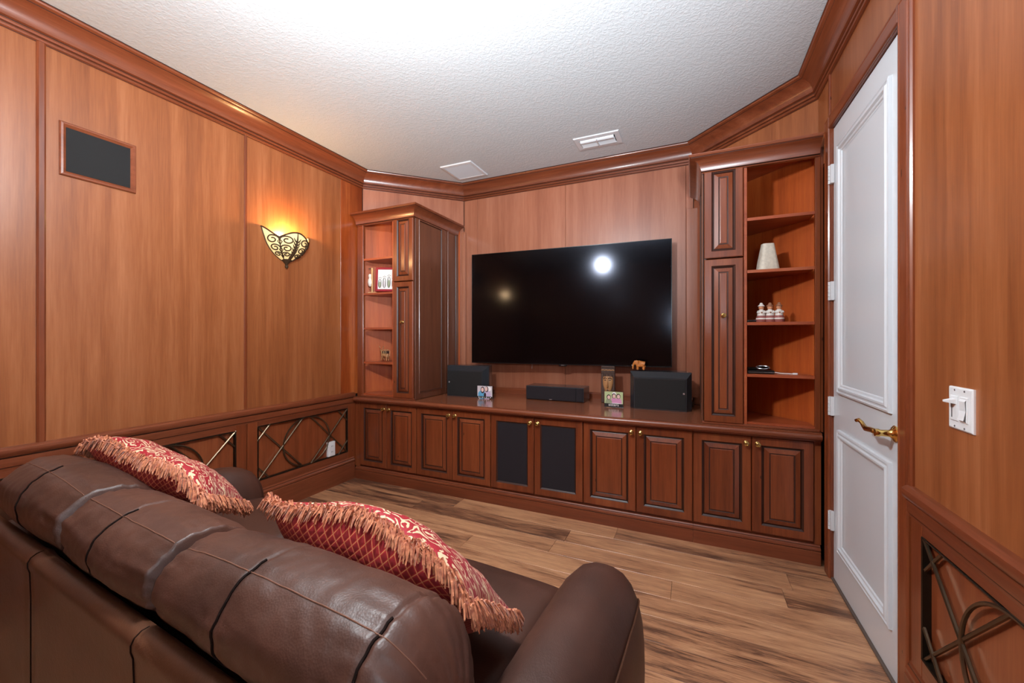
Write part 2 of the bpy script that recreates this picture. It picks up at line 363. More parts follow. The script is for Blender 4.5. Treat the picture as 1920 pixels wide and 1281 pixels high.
    def build(s, name, mats, parent=None, smooth=False, loc=None, world=True):
        me = bpy.data.meshes.new(name)
        off = Vector((0, 0, 0))
        if parent is not None and world: off = wloc(parent)
        if loc is not None: off = off+Vector(loc)
        me.from_pydata([tuple(Vector(p)-off) for p in s.v], [], s.f)
        for mt in (mats if isinstance(mats, (list, tuple)) else [mats]): me.materials.append(mt)
        me.polygons.foreach_set('material_index', s.m)
        if s.uv:
            ul = me.uv_layers.new(name='UVMap')
            for lp in me.loops: ul.data[lp.index].uv = s.uv[lp.vertex_index]
        bm = bmesh.new(); bm.from_mesh(me); bmesh.ops.recalc_face_normals(bm, faces=bm.faces); bm.to_mesh(me); bm.free()
        if smooth:
            me.polygons.foreach_set('use_smooth', [True]*len(me.polygons))
            if smooth != 'all': me.set_sharp_from_angle(angle=R(smooth if smooth is not True else 40))
        o = bpy.data.objects.new(name, me); col.objects.link(o)
        if parent is not None: o.parent = parent
        if loc is not None: o.location = loc
        return o
def wloc(o):
    p = Vector((0, 0, 0))
    while o is not None: p = p+o.location; o = o.parent
    return p
def tag(o, label, cat, group=None, kind=None):
    if label: o['label'] = label
    if cat: o['category'] = cat
    if group: o['group'] = group
    if kind: o['kind'] = kind
    return o
def thing(name, label, cat, loc=(0, 0, 0), rz=0, group=None):
    o = bpy.data.objects.new(name, None); col.objects.link(o); o.location = loc; o.rotation_euler = (0, 0, rz)
    o.empty_display_size = .05
    return tag(o, label, cat, group)
def struct(o): o['kind'] = 'structure'; return o
def copy_tree(o, parent=None):
    c = o.copy(); col.objects.link(c); c.parent = parent
    for ch in list(o.children): copy_tree(ch, c)
    return c
def sweep(path, prof):
    """mitred moulding: path 2D, prof (offset to the right of travel, z) -> list of rows per vertex"""
    out = []
    n = len(path)
    def nrm(a, b):
        d = Vector((b[0]-a[0], b[1]-a[1])).normalized(); return Vector((d.y, -d.x))
    for i, p in enumerate(path):
        n1 = nrm(path[i-1], p) if i > 0 else None; n2 = nrm(p, path[i+1]) if i < n-1 else None
        if n1 is None: m = n2
        elif n2 is None: m = n1
        else: m = (n1+n2); m = m/(1+n1.dot(n2))
        out.append([(p[0]+m.x*o, p[1]+m.y*o, z) for o, z in prof])
    return out

# ------------------------------------------------------------------ room shell
XL, XR, YB, YR, H = -2.885, 0.685, 3.62, -1.6, 2.88
W = [(XL, YR), (XL, 2.915), (-2.18, YB), (0.007, YB), (XR, 2.942), (XR, YR)]

fl = struct(MB().box(XL-.1, XR+.25, YR-.1, YB+.1, -.06, -.012).build('floor', DARKV))
for i in range(-23, 9):
    y0 = 2.144+.165*i; y1 = y0+.165
    if y0 > 2.9 or y1 < YR: continue
    x = XL-.02-random.random()*1.22
    if i == 0: x = -.1-1.22*3
    if i == 2: x = -1.97-1.22
    if i == 3: x = -1.686-1.22
    if i == 1: x = .42-1.22*3
    while x < XR+.02:
        a, b_ = max(x, XL-.02), min(x+1.22, XR+.05)
        if b_-a > .02:
            MB().box(a+.0006, b_-.0006, y0+.0006, y1-.0006, -.012, 0, c=.0012).build('plank', PLANK, fl, loc=((a+b_)/2, (y0+y1)/2, 0))
        x += 1.22
cl = struct(MB().box(XL-.1, XR+.3, YR-.1, YB+.1, H, H+.06).build('ceiling', CEIL))

def veneer(parent, place, rects, mat, th=.012, name='panel'):
    for u0, u1, w0, w1 in rects:
        MB().rings(place, (u0, u1, w0, w1), [(0, -th), (0, -.0015), (.0015, 0)], [0, 0, 0]).build(name, mat, parent)
PL = lambda u, w, d: (XL+d, u, w)       # left wall: u = Y
PR = lambda u, w, d: (XR-d, u, w)       # right wall
PB = lambda u, w, d: (u, YB-d, w)       # back wall
s2 = math.sqrt(.5)
PDL = lambda u, w, d: (XL+u*s2+d*s2, 2.915+u*s2-d*s2, w)
PDR = lambda u, w, d: (.007+u*s2-d*s2, YB-u*s2-d*s2, w)

wl = struct(MB().box(XL-.12, XL-.030, YR-.1, 2.97, 0, H).build('wall_left', DARKV))
veneer(wl, PL, [(-1.595, -.145, .78, 2.8), (-.145, .835, .78, 2.8), (.835, 1.812, .78, 2.8), (1.812, 2.655, .78, 2.8)], VEN)
veneer(wl, PL, [(2.655, 2.913, .78, 2.8)], VENR)
def batten(parent, place, u, w0, w1, wd, d):
    prof = [(-wd/2, 0), (-wd/2, d*.5), (-wd*.28, d), (wd*.28, d), (wd/2, d*.5), (wd/2, 0)]
    MB().rows([[place(u+a, w, b) for a, b in prof] for w in (w0, w1)], caps=True).build('batten', CHZ, parent)
batten(wl, PL, .835, .795, 2.74, .032, .012); batten(wl, PL, 1.812, .795, 2.74, .02, .009); batten(wl, PL, -.145, .795, 2.74, .032, .012)

wb = struct(MB().box(-2.3, .12, YB+.012, YB+.1, 0, H).build('wall_back', DARKV))
veneer(wb, PB, [(-2.178, -2.02, .7, 2.8), (-2.018, -1.085, .7, 2.8), (-1.083, -.052, .7, 2.8), (-.05, .005, .7, 2.8)], VENB)
DLn = (2.915-YB)/-s2
for nm, P_, mt in (('wall_corner_left', PDL, VENB), ('wall_corner_right', PDR, VEN)):
    w_ = struct(MB().rings(P_, (0, DLn, 0, H), [(0, -.06), (0, -.014)], [0, 0]).build(nm, DARKV))
    lft = nm.endswith('left'); veneer(w_, P_, [(.012, .952, .757, 2.42)] if lft else [(.082, DLn-.008, .757, 2.42)], INT); veneer(w_, P_, [(.953, DLn-.002, .757, 2.42)] if lft else [(.002, .081, .757, 2.42)], VENB); veneer(w_, P_, [(.004, DLn-.004, 2.42, 2.8)], VEN if nm.endswith('right') else VENB)

wr = struct(MB().box(XR+.030, XR+.25, YR-.1, -1.5, 0, H).box(XR+.030, XR+.25, -.15, 1.88, 0, H).box(XR+.012, XR+.25, -1.5, -.15, 0, .95).box(XR+.012, XR+.25, -1.5, -.15, 2.2, H)
            .box(XR+.012, XR+.25, 2.69, 3.0, 0, H).box(XR+.012, XR+.25, 1.88, 2.69, 2.45, H).box(XR+.1, XR+.25, 1.88, 2.69, 0, 2.45).build('wall_right', DARKV))
veneer(wr, PR, [(.62, 1.815, .78, 2.8), (-.15, .62, .78, 2.8), (-1.595, -1.5, .78, 2.8), (-1.5, -.15, 2.2, 2.8)], VEN)
veneer(wr, PR, [(1.815, 2.69, 2.5, 2.8), (2.69, 2.94, 2.3, 2.8)], VEN)
batten(wr, PR, 1.806, .795, 2.74, .022, .012); batten(wr, PR, 2.70, 2.49, 2.74, .022, .010)
wf = struct(MB().box(XL-.1, XR+.1, YR-.1, YR-.012, 0, H).build('wall_front', DARKV))
veneer(wf, lambda u, w, d: (u, YR+d, w), [(XL, -1.7, .2, 2.8), (-1.7, -.5, .2, 2.8), (-.5, XR, .2, 2.8)], VEN)

# invented window behind the camera in the right wall, housing the added fill lamp
w1 = thing('added_window_1', None, None, (XR, -.825, .95)); struct(w1)
m = MB()
for a in ((-1.5, -1.44, .95, 2.2), (-.21, -.15, .95, 2.2), (-1.44, -.21, .95, 1.01), (-1.44, -.21, 2.14, 2.2), (-.85, -.8, 1.01, 2.14)): m.box(XR-.01, XR+.06, *a)
m.build('added_window_frame', WHT, w1)
MB().box(XR+.03, XR+.036, -1.44, -.21, 1.01, 2.14).build('pane', ACRY, w1)  # pane of the invented window

# crown, chair rail, base
crown = [(0, H-.152), (.006, H-.152), (.006, H-.149), (.014, H-.146), (.017, H-.140), (.015, H-.134), (.010, H-.132), (.010, H-.129), (.020, H-.127), (.023, H-.121), (.021, H-.114), (.016, H-.111), (.016, H-.107),
         (.030, H-.104), (.030, H-.092), (.035, H-.075), (.044, H-.058), (.057, H-.043), (.072, H-.031), (.088, H-.024), (.088, H-.020), (.096, H-.018), (.103, H-.013), (.105, H-.007), (.110, H-.006), (.110, H)]
CROWN_GLAZE = (1, 6, 11, 19, 24)
rows = sweep(W, crown)
for i in range(len(W)-1):
    struct(MB().mould([rows[i], rows[i+1]], CROWN_GLAZE).build('trim_%d' % (i+1), [CHY if i in (0, 4) else CHX, GLZ], smooth=28))
rail = [(-.01, .690), (.008, .690), (.010, .700), (.010, .703), (.014, .706), (.016, .718), (.016, .744), (.012, .746), (.012, .750), (.022, .753), (.027, .760), (.031, .772), (.029, .786), (.020, .794), (.010, .797), (-.01, .797)]
struct(MB().mould(sweep([(XL, YR), (XL, 2.80)], rail), (2, 7), caps=True).build('trim_6', [CHY, GLZ], smooth=28))
struct(MB().mould(sweep([(XR, 1.812), (XR, YR)], rail), (2, 7), caps=True).build('trim_7', [CHY, GLZ], smooth=28))
base = [(-.01, 0), (.022, 0), (.022, .152), (.016, .155), (.016, .159), (.020, .162), (.019, .172), (.012, .182), (.012, .186), (.008, .196), (.004, .200), (-.01, .200)]
struct(MB().mould(sweep([(XL, YR), (XL, 2.80)], base), (3, 7), caps=True).build('baseboard_left', [CHY, GLZ], smooth=28))
struct(MB().mould(sweep([(XR, 1.812), (XR, YR)], base), (3, 7), caps=True).build('baseboard_right', [CHY, GLZ], smooth=28))

# wainscot panels with bronze lattice
def wainscot(wall, place, u0, u1, flip=False):
    """frame field from u0 to u1 (outer), opening inset"""
    z0, z1, i0, i1, j0, j1 = .196, .70, u0+.075, u1-.075, .258, .657
    fr = MB()
    for a, b, c, d in ((u0+.002, i0, z0, z1), (i1, u1-.002, z0, z1)):
        fr.rings(place, (a, b, c, d), [(0, -.014), (0, .005), (.003, .008)], [0, 0, 0])
    fr.build('wainscot_stile', CHZ, wall)
    fr = MB()
    for a, b, c, d in ((i0, i1, z0, j0), (i0, i1, j1, z1)):
        fr.rings(place, (a, b, c, d), [(0, -.014), (0, .005), (.002, .008)], [0, 0, 0])
    fr.build('wainscot_rail', CHY, wall)
    p = MB().rings(place, (i0-.005, i1+.005, j0-.005, j1+.005), [(0, -.014), (0, -.012)], [0, 0]).build('wainscot_panel', WPAN, wall)
    MB().rings(place, (i0, i1, j0, j1), [(0, .009), (.002, .011), (.007, .009), (.009, -.012)], [0, 0, 0]).build('bead', BEAD, p)
    w, h = i1-i0, j1-j0
    cx, cz = (i0+i1)/2, (j0+j1)/2
    T = lambda a, b, d=.0: place(i0+a*w, j0+b*h, d)
    bars = [((0, 0), (.452, 1)), ((.528, 0), (1, 1)), ((0, .74), (.113, 1)), ((.87, 0), (1, .28)),
            ((0, 1), (.452, 0)), ((.528, 1), (1, 0)), ((.87, 1), (1, .72)), ((0, .26), (.113, 0))]
    for k, (a, b) in enumerate(bars):
        d = .004 if k < 4 else .0015
        MB().tube([T(a[0], a[1], d), T(b[0], b[1], d)], .0058, 6).build('lattice_bar', BRONZE, p, smooth=True)
    for rr, dd in ((.205, .005),):
        MB().tube([place(cx+rr*1.05*math.cos(t*math.pi/24), cz+(h/2-.004)*math.sin(t*math.pi/24), dd) for t in range(48)], .0058, 6, closed=True).build('lattice_ring', BRONZE, p, smooth=True)
for u0 in (1.82, .835, -.15, -1.135):
    wainscot(wl, PL, u0, u0+.985 if u0 < 1.8 else 2.805)
MB().rings(PL, (2.80, 2.83, .12, .70), [(0, -.014), (0, .004)], [0, 0]).build('corner_stile', CHZ, wl)
for u1 in (1.805, .82, -.165): wainscot(wr, PR, u1-.985, u1)

# door, jamb and casing on the right wall
d1 = thing('door_1', 'white two-panel door with brass lever in right wall', 'door', (XR, 2.285, 0)); struct(d1)
DY0, DY1, DF = 1.886, 2.676, -.006
PD = lambda u, w, d: (XR-DF-d, u, w)
MB().rings(PD, (DY0, DY1, .012, 2.425), [(0, -.04), (0, -.002), (.002, 0)], [0, 0, 0], 0).build('door_leaf', WHT, d1)
for z0, z1 in ((.19, .826), (1.012, 2.30)):
    MB().rings(PD, (1.979, 2.585, z0, z1), [(0, 0), (.002, .012), (.010, .014), (.014, .010), (.020, .010), (.026, .016), (.034, .016), (.040, .008), (.048, .006), (.052, .001), (.06, .001)], [0]*10).build('panel_moulding', WHT, d1)
for z in (.32, .935, 1.553, 2.18):
    hg = MB().box(XR-.012, XR+.004, 2.678, 2.70, z-.05, z+.05, c=.001).box(XR-.012, XR+.005, 2.655, 2.676, z-.05, z+.05, c=.001)
    for k in range(5): hg.lathe([(0, z-.05+k*.02), (.006, z-.05+k*.02+.0005), (.006, z-.05+k*.02+.0185), (0, z-.05+k*.02+.019)], 10, (XR-.013, 2.677, 0))
    hg.build('hinge', WMET, d1, smooth=30)
hx = XR-DF
lv = MB().lathe([(0, hx), (.030, hx), (.031, hx-.004), (.026, hx-.009), (.018, hx-.012), (.013, hx-.02), (.012, hx-.045), (.015, hx-.050), (.014, hx-.062), (0, hx-.066)], 20, (0, 1.952, .942), 'x')
lv.build('lever_rosette', BRASS, d1, smooth=True)
MB().tube([(hx-.055, 1.952, .942), (hx-.056, 1.985, .943), (hx-.056, 2.02, .940), (hx-.056, 2.05, .936), (hx-.057, 2.072, .942), (hx-.060, 2.086, .955), (hx-.066, 2.098, .962), (hx-.073, 2.106, .957)], [.0105, .0105, .0115, .011, .0085, .0075, .008, .007], 10).build('lever_handle', BRASS, d1, smooth='all')
MB().box(XR-.004, XR+.06, 1.88, 2.69, 0, .011, c=.002).build('threshold', THRESH, d1)
cs = struct(MB().rings(PR, (2.684, 2.755, 0, 2.50), [(0, -.01), (0, .010), (.003, .016), (.010, .017), (.014, .015)], [0]*5).build('trim_8', CHZ))
MB().box(XR-.004, XR+.07, 2.68, 2.69, 0, 2.43).build('jamb', CHZ, cs)
MB().rings(PR, (1.81, 1.88, 0, 2.50), [(0, -.01), (0, .010), (.003, .016), (.010, .017), (.014, .015)], [0]*5).build('casing_leg', CHZ, cs)
MB().box(XR-.004, XR+.07, 1.874, 1.882, 0, 2.43).build('jamb', CHZ, cs)
MB().rings(PR, (1.88, 2.684, 2.432, 2.50), [(0, -.01), (0, .010), (.003, .016), (.010, .017), (.014, .015)], [0]*5).build('casing_head', CHY, cs)
MB().box(XR-.004, XR+.07, 1.88, 2.684, 2.43, 2.445).build('jamb_head', CHY, cs)

# ------------------------------------------------------------------ base cabinets
CF = 2.812                                    # door front plane
def knob(parent, x, z, yf):
    k = MB().lathe([(0, 0), (.014, 0), (.0145, -.003), (.009, -.005), (.006, -.010), (.007, -.015), (.013, -.019), (.0155, -.024), (.014, -.029), (.008, -.032), (.007, -.030), (0, -.031)], 16, (x, yf, z), 'y')
    return k.build('knob', KNOBM, parent, smooth=True)
RAISED = [(0, -.020), (0, -.004), (.004, 0), (.052, 0), (.055, -.004), (.060, -.009), (.066, -.009)]
def raised_door(parent, x0, x1, z0, z1, yf, kx=None, kz=None, st=.06, name='door', mesh=False, grain=None):
    pf = lambda u, w, d: (u, yf-d, w)
    rg = [(0, -.020), (0, -.004), (.004, 0), (st-.010, 0), (st-.006, -.004), (st, -.008)]
    d = MB().rings(pf, (x0, x1, z0, z1), rg, [0, 0, 0, 1, 1], 0)
    d = d.build(name, [CHZ, GLZ], parent)
    if mesh:
        MB().rings(pf, (x0+st-.001, x1-st+.001, z0+st-.001, z1-st+.001), [(0, -.016), (0, -.009), (.001, -.008)], [0]*3).build('cloth_grille', BLKC, d)
    else:
        b = min(.036, (x1-x0-2*st)*.30)
        MB().rings(pf, (x0+st-.001, x1-st+.001, z0+st-.001, z1-st+.001), [(0, -.013), (.004, -.0115), (.007, -.010), (b-.004, -.0015), (b-.001, -.003), (b+.003, -.003), (b+.005, -.001), (b+.008, 0)], [1, 1, 0, 1, 1, 0, 0, 0]).build('raised_panel', [CHZ, GLZ], d)
    if kx is not None: knob(d, kx, kz, yf)
    return d
xs = [-2.815, -2.498, -2.171, -1.809, -1.454, -1.086, -.713, -.349, .001, .326, .639]
desc = ['wooden base cabinet of two narrow raised-panel doors, touching the left wall', 'raised-panel base cabinet second from the left wall, left of the grille doors',
        'base cabinet with two black cloth grille doors, under the centre speaker', 'raised-panel base cabinet just right of the black grille doors',
        'raised-panel base cabinet at the right end, beside the white door']
for k in range(5):
    a, mdl, b = xs[2*k], xs[2*k+1], xs[2*k+2]
    c = thing('base_cabinet', desc[k], 'cabinet', ((a+b)/2, CF+.1, .11), 0, 'base cabinets under the worktop')
    yb = 3.0 if k in (0, 4) else 3.55
    ya, yb2 = CF+.021, yb
    car = MB().box(a+.001, a+.018, ya, yb2, .112, .71).box(b-.018, b-.001, ya, yb2, .112, .71).box(a+.018, b-.018, ya, yb2, .112, .13).box(a+.018, b-.018, ya, ya+.02, .69, .71).box(a+.018, b-.018, yb2-.01, yb2, .13, .71)
    if k == 0: car.box(XL+.012, a+.001, CF+.004, CF+.03, .112, .71)
    if k == 4: car.box(b-.001, XR-.014, CF+.012, CF+.03, .112, .71)
    car.build('carcass', CHZ, c)
    raised_door(c, a+.003, mdl-.002, .127, .703, CF, mdl-.030, .662, mesh=(k == 2), st=.058 if k else .055)
    raised_door(c, mdl+.002, b-.003, .127, .703, CF, mdl+.030, .662, mesh=(k == 2), st=.058 if k else .055)
pl = thing('plinth', 'long reddish moulded wooden plinth under the base cabinets', 'plinth', (-1.1, 2.83, 0))
pp = [(.06, 0), (0, 0), (0, .076), (.004, .078), (.004, .081), (.001, .084), (.001, .092), (.004, .098), (.010, .102), (.010, .105), (.016, .111), (.06, .111)]
for a, b in ((XL+.023, .001), (.0025, XR-.02)):
    MB().mould([[(x, 2.800+o, z) for o, z in pp] for x in (a, b)], (3, 8), closed=True, caps=True).build('plinth_board', [CHX, GLZ], pl, smooth=28)

# worktop
wt = thing('worktop', 'long glossy reddish-brown wooden worktop over the base cabinets', 'worktop', (-1.1, 3.2, .712))
MB().prism([(XL+.012, 2.80), (XR-.014, 2.80), (XR-.014, 2.95), (.01, 3.60), (-2.18, 3.60), (XL+.012, 2.91)], .712, .757).build('top_slab', TOPW, wt)
nz = [(2.80, .712), (2.785, .712)]+[(2.785-.019*math.sin(t*math.pi/8), .7375-.0195*math.cos(t*math.pi/8)) for t in range(9)]+[(2.80, .757)]
MB().rows([[(x, y, z) for y, z in nz] for x in (XL+.03, XR-.02)], closed=True, caps=True).build('nosing', CHX, wt, smooth=40)
ub = [(2.80, .712), (2.792, .712), (2.793, .706), (2.80, .700), (2.806, .697), (2.806, .712)]
MB().rows([[(x, 3.594-o, z) for o, z in ((0, .757), (.014, .757), (.014, .80), (.010, .806), (.004, .812), (0, .812))] for x in (-2.17, 0.0)], closed=True, caps=True).build('back_ledge', CHX, wt, smooth=28)

# ------------------------------------------------------------------ corner bookcases
TF, TT = 2.838, 2.445
def corner_case(side):
    L_ = side == 'left'
    mx = (lambda x: x) if not L_ else (lambda x: -2.15-x)    # mirror of the right-hand one
    lab = 'tall wooden corner bookcase at left with open shelves beside narrow doors' if L_ else 'tall wooden corner bookcase beside the white door, open shelves on its right'
    t = thing('corner_bookcase', lab, 'bookcase', (mx(.35), 3.0, .757))
    def bx(mb, x0, x1, *a, **k): return mb.box(mx(x0), mx(x1), *a, **k)
    diag = lambda x: 3.627-x            # right-hand diagonal wall
    # side panel with two framed fields
    yf, ye = TF+.006, diag(.062)-.014
    bx(MB(), .062, .080, yf, ye, .758, 2.40).build('side_panel', CHD, t)
    sf = MB()
    ps = lambda u, w, d: (mx(.062-d), u, w)
    for a, b in ((yf+.0, yf+.46), (yf+.465, ye-.002)):
        st = .05 if b-a > .3 else .04
        sf.rings(ps, (a, b, .76, 2.40), [(0, -.004), (0, .005), (.002, .007), (st, .007), (st+.003, .011), (st+.010, .011), (st+.014, .002)], [0, 0, 0, 0, 0, 1])
    sf.build('side_frame', [CHD, GLZ], t)
    # face: corner stile, doors, divider, wall stile
    x0, x1 = sorted((mx(.066), mx(.283)))
    raised_door(t, x0, x1, 1.803, 2.388, TF-.018, None, None, st=.052, name='upper_door')
    raised_door(t, x0, x1, .772, 1.795, TF-.018, (x0+x1)/2-(.0), 1.44, st=.052, name='lower_door')
    bx(MB(), .286, .304, TF-.004, diag(.304)-.016, .758, 2.40, c=.0015).build('divider', SHELF, t)
    bx(MB(), .646, .671, TF-.004, TF+.02, .758, 2.40, c=.0015).build('wall_stile', CHZ, t)
    bx(MB(), .304, .646, TF-.004, TF+.014, 2.385, 2.40).build('top_rail', SHELF, t)
    bx(MB(), .055, .669, TF-.012, TF+.008, .7575, .771, c=.003).build('bottom_moulding', CHX, t)
    # shelves (trapezoids against the diagonal wall)
    def trap(xa, xb, z0, z1, nm, mt):
        poly = [(mx(xa), TF+.001), (mx(xb), TF+.001), (mx(xb), diag(xb)-.016), (mx(xa), diag(xa)-.016)]
        MB().prism(poly, z0, z1).build(nm, mt, t)
    for z in (2.037, 1.717, 1.397, 1.080): trap(.305, .645, z-.018, z, 'shelf', SHELF)
    trap(.305, .645, .772, .786, 'bottom_board', SHELF)
    trap(.081, .668, 2.401, 2.415, 'top_board', SHELF)
    bx(MB(), .671, .684 if not L_ else .72, TF+.0, TF+.02, .758, 2.40).build('filler_strip', CHZ, t)
    # cornice
    cp = [(-.02, 2.345), (.006, 2.345), (.010, 2.350), (.006, 2.354), (.012, 2.357), (.014, 2.366), (.021, 2.386), (.033, 2.405), (.051, 2.419), (.072, 2.426), (.072, 2.429), (.080, 2.431), (.084, 2.437), (.086, 2.440), (.086, TT), (-.02, TT)]
    if not L_: path = [(.062, ye-.015), (.062, TF-.012), (XR-.02, TF-.012)]
    else: path = [(XL+.02, TF-.012), (mx(.062), TF-.012), (mx(.062), ye-.015)]
    MB().mould(sweep(path, cp), (2, 3, 9), closed=True, caps=True).build('cornice', [CHX, GLZ], t, smooth=28)
    return t
corner_case('left'); corner_case('right')
# filler boards in the back corners
for x0, x1, z1, lab in ((-2.198, -2.150, 2.40, 'slim pale filler board behind the left bookcase, in the back corner'), (-.045, .050, 2.36, 'slim filler board left of the right bookcase, on back wall')):
    tag(MB().box(x0, x1, 3.592, 3.612, .815, z1, c=.002).build('filler_board', VENB), lab, 'board')

# ------------------------------------------------------------------ television
tv = thing('television', 'large flat black television hung on the back wall', 'television', (-1.057, 3.45, 1.06), math.atan2(.10, 1.804))
tv.location.z = 1.06
b = MB().box(-.905, .905, .004, .03, 0, 1.05, c=.003).box(-.55, .55, .03, .07, .08, .7, c=.02); b.build('housing', BLKP, tv, world=False)
MB().box(-.899, .899, -.0005, .004, .010, 1.044).build('screen', SCREEN, tv, world=False)
MB().rings(lambda u, w, d: (u, -d, w), (-.905, .905, 0, 1.05), [(0, -.004), (0, .001), (.005, .001), (.006, -.002)], [0]*3).build('bezel', BLKP, tv, world=False)
MB().box(-.035, .035, -.004, .004, -.012, .004, c=.002).build('sensor_badge', BLKP, tv, world=False)
MB().box(-.014, .014, -.0048, -.0035, -.005, -.001).build('logo', SILV, tv, world=False)
MB().box(-.25, .25, .068, .105, .25, .55).build('wall_bracket', BLKP, tv, world=False)
MB().tube([(-.30, .03, .02), (-.30, .035, -.02), (-.302, .036, -.045)], .003, 6).build('pull_cord', SILV, tv, world=False)

# ------------------------------------------------------------------ loudspeakers on the worktop
def speaker(x0, x1, yf, yb, lab, badge_right):
    z0, z1 = .758, 1.042
    t = thing('loudspeaker', lab, 'speaker', ((x0+x1)/2, (yf+yb)/2, z0), 0, 'pair of black loudspeakers on the worktop')
    # octagonal plan, sloped top
    def ring(y, ix, it): return [(x0+ix, y, z0), (x1-ix, y, z0), (x1-ix, y, z1-it), (x0+ix, y, z1-it)]
    rows_ = [ring(yf, .034, .044), ring(yf+.006, .030, .040), ring(yf+.055, 0, 0), ring(yf+.075, 0, 0), ring(yb, .05, .0)]
    MB().rows(rows_, closed=True, caps=True).build('cabinet', BLKS, t)
    MB().box(x0+.040, x1-.040, yf-.005, yf, z0+.010, z1-.050, c=.002).build('grille', BLKG, t)
    bxx = x1-.060 if badge_right else x0+.052
    MB().box(bxx, bxx+.014, yf-.0075, yf-.004, z0+.125, z0+.139, c=.001).build('badge', SILV, t)
    MB().box(x1-.012, x1+.012, yf+.12, yf+.15, z0+.02, z0+.06, c=.003).build('bracket_knob', BLKP, t)
speaker(-2.145, -1.70, 3.20, 3.42, 'black loudspeaker lying beside left bookcase, left end of worktop', False)
speaker(-.446, -.006, 3.20, 3.42, 'black loudspeaker beside right bookcase, with elephant standing on it', True)
t = thing('centre_speaker', 'long low black centre speaker in the middle of the worktop', 'speaker', (-1.09, 3.38, .757))
MB().box(-1.350, -.830, 3.30, 3.50, .758, .880, c=.004).build('cabinet', BLKS, t)
MB().box(-1.342, -.895, 3.292, 3.2995, .764, .874, c=.003).build('grille', BLKC, t)
MB().box(-.890, -.838, 3.292, 3.2995, .764, .874, c=.003).build('grille_end', BLKC, t)
MB().box(-1.131, -1.103, 3.2895, 3.2925, .766, .772, c=.0008).build('logo', SILV, t)

# ------------------------------------------------------------------ photographs in acrylic blocks
def ell(cx, cz, rx, rz, y, n=14): return [(cx+rx*math.cos(2*math.pi*k/n), y, cz+rz*math.sin(2*math.pi*k/n)) for k in range(n)]
def poly(mb, pts, mat): mb.add(pts, [tuple(range(len(pts)))], mat)
def photo_block(name, lab, x, y, w, h, rz, draw, text=None):
    t = thing(name, lab, 'photo frame', (x, y, .7580), rz, None)
    MB().box(-w/2, w/2, -.004, .016, 0, h, c=.002).build('acrylic_block', ACRY, t, world=False)
    pm = MB(); mats = [P_SKY, P_GRN, P_BLUE, P_LIL, P_PINK, P_SKIN, P_HAIR, P_BLK, P_WHT, P_OLV]
    draw(pm, w, h); pm.build('photo_print', mats, t, world=False)
    if text:
        cu = bpy.data.curves.new('caption', 'FONT'); cu.body = text; cu.size = .031; cu.align_x = 'CENTER'
        o = bpy.data.objects.new('tmp', cu); col.objects.link(o); dg = bpy.context.evaluated_depsgraph_get()
        me = bpy.data.meshes.new_from_object(o.evaluated_get(dg)); bpy.data.objects.remove(o)
        me.materials.clear(); me.materials.append(P_WHT)
        c = bpy.data.objects.new('caption', me); col.objects.link(c); c.parent = t; c.rotation_euler = (R(90), 0, 0); c.location = (0, -.0066, .013)
    return t
def draw_two(m, w, h):
    y = -.0045
    m.box(-w/2+.004, w/2-.004, y, y+.0003, .006, h-.004, 0)
    poly(m, ell(.035, .09, .03, .02, y-.0001), 8); poly(m, ell(-.05, .03, .02, .03, y-.0001), 8)
    poly(m, ell(.020, .035, .042, .042, y-.0002), 3); poly(m, ell(.018, .086, .018, .026, y-.0003), 6); poly(m, ell(.014, .088, .0135, .020, y-.0004), 5)
    poly(m, ell(-.030, .035, .038, .038, y-.0005), 2); poly(m, ell(-.022, .078, .020, .030, y-.0006), 6); poly(m, ell(-.023, .080, .0135, .019, y-.0007), 5)
    poly(m, ell(.002, .035, .012, .02, y-.0008), 6)
    m.box(-w/2+.004, w/2-.004, y-.0010, y-.0009, .006, .022, 7)
    for k in range(7): poly(m, ell(-.058+k*.019, .013, .006, .004, y-.0012, 8), 9 if k % 2 else 8)
def draw_three(m, w, h):
    y = -.0045
    m.box(-w/2+.004, w/2-.004, y, y+.0003, .006, h-.004, 1)
    poly(m, ell(.004, .108, .016, .014, y-.0001), 8)
    for cx, cz, cm in ((-.038, .036, 9), (.036, .045, 4), (.002, .046, 4)):
        poly(m, ell(cx, cz, .026, .034, y-.0002-abs(cx)*.002), cm)
        z = cz+.046 if cx < .01 and cx > -.01 else cz+.045
        poly(m, ell(cx, z, .0165, .020, y-.0004-abs(cx)*.002), 6); poly(m, ell(cx+.001, z-.002, .012, .015, y-.0005-abs(cx)*.002), 5)
    poly(m, ell(.02, .028, .05, .010, y-.0008), 8)
    m.box(-w/2+.004, w/2-.004, y-.0013, y-.0012, .004, .032, 7)
photo_block('photo_block', 'clear photo block of two smiling people, before the left loudspeaker', -1.69, 3.165, .155, .118, .03, draw_two)
photo_block('photo_block', 'clear photo block of three girls captioned sisters, before the carved mask', -.560, 3.172, .150, .128, -.03, draw_three, 'sisters')

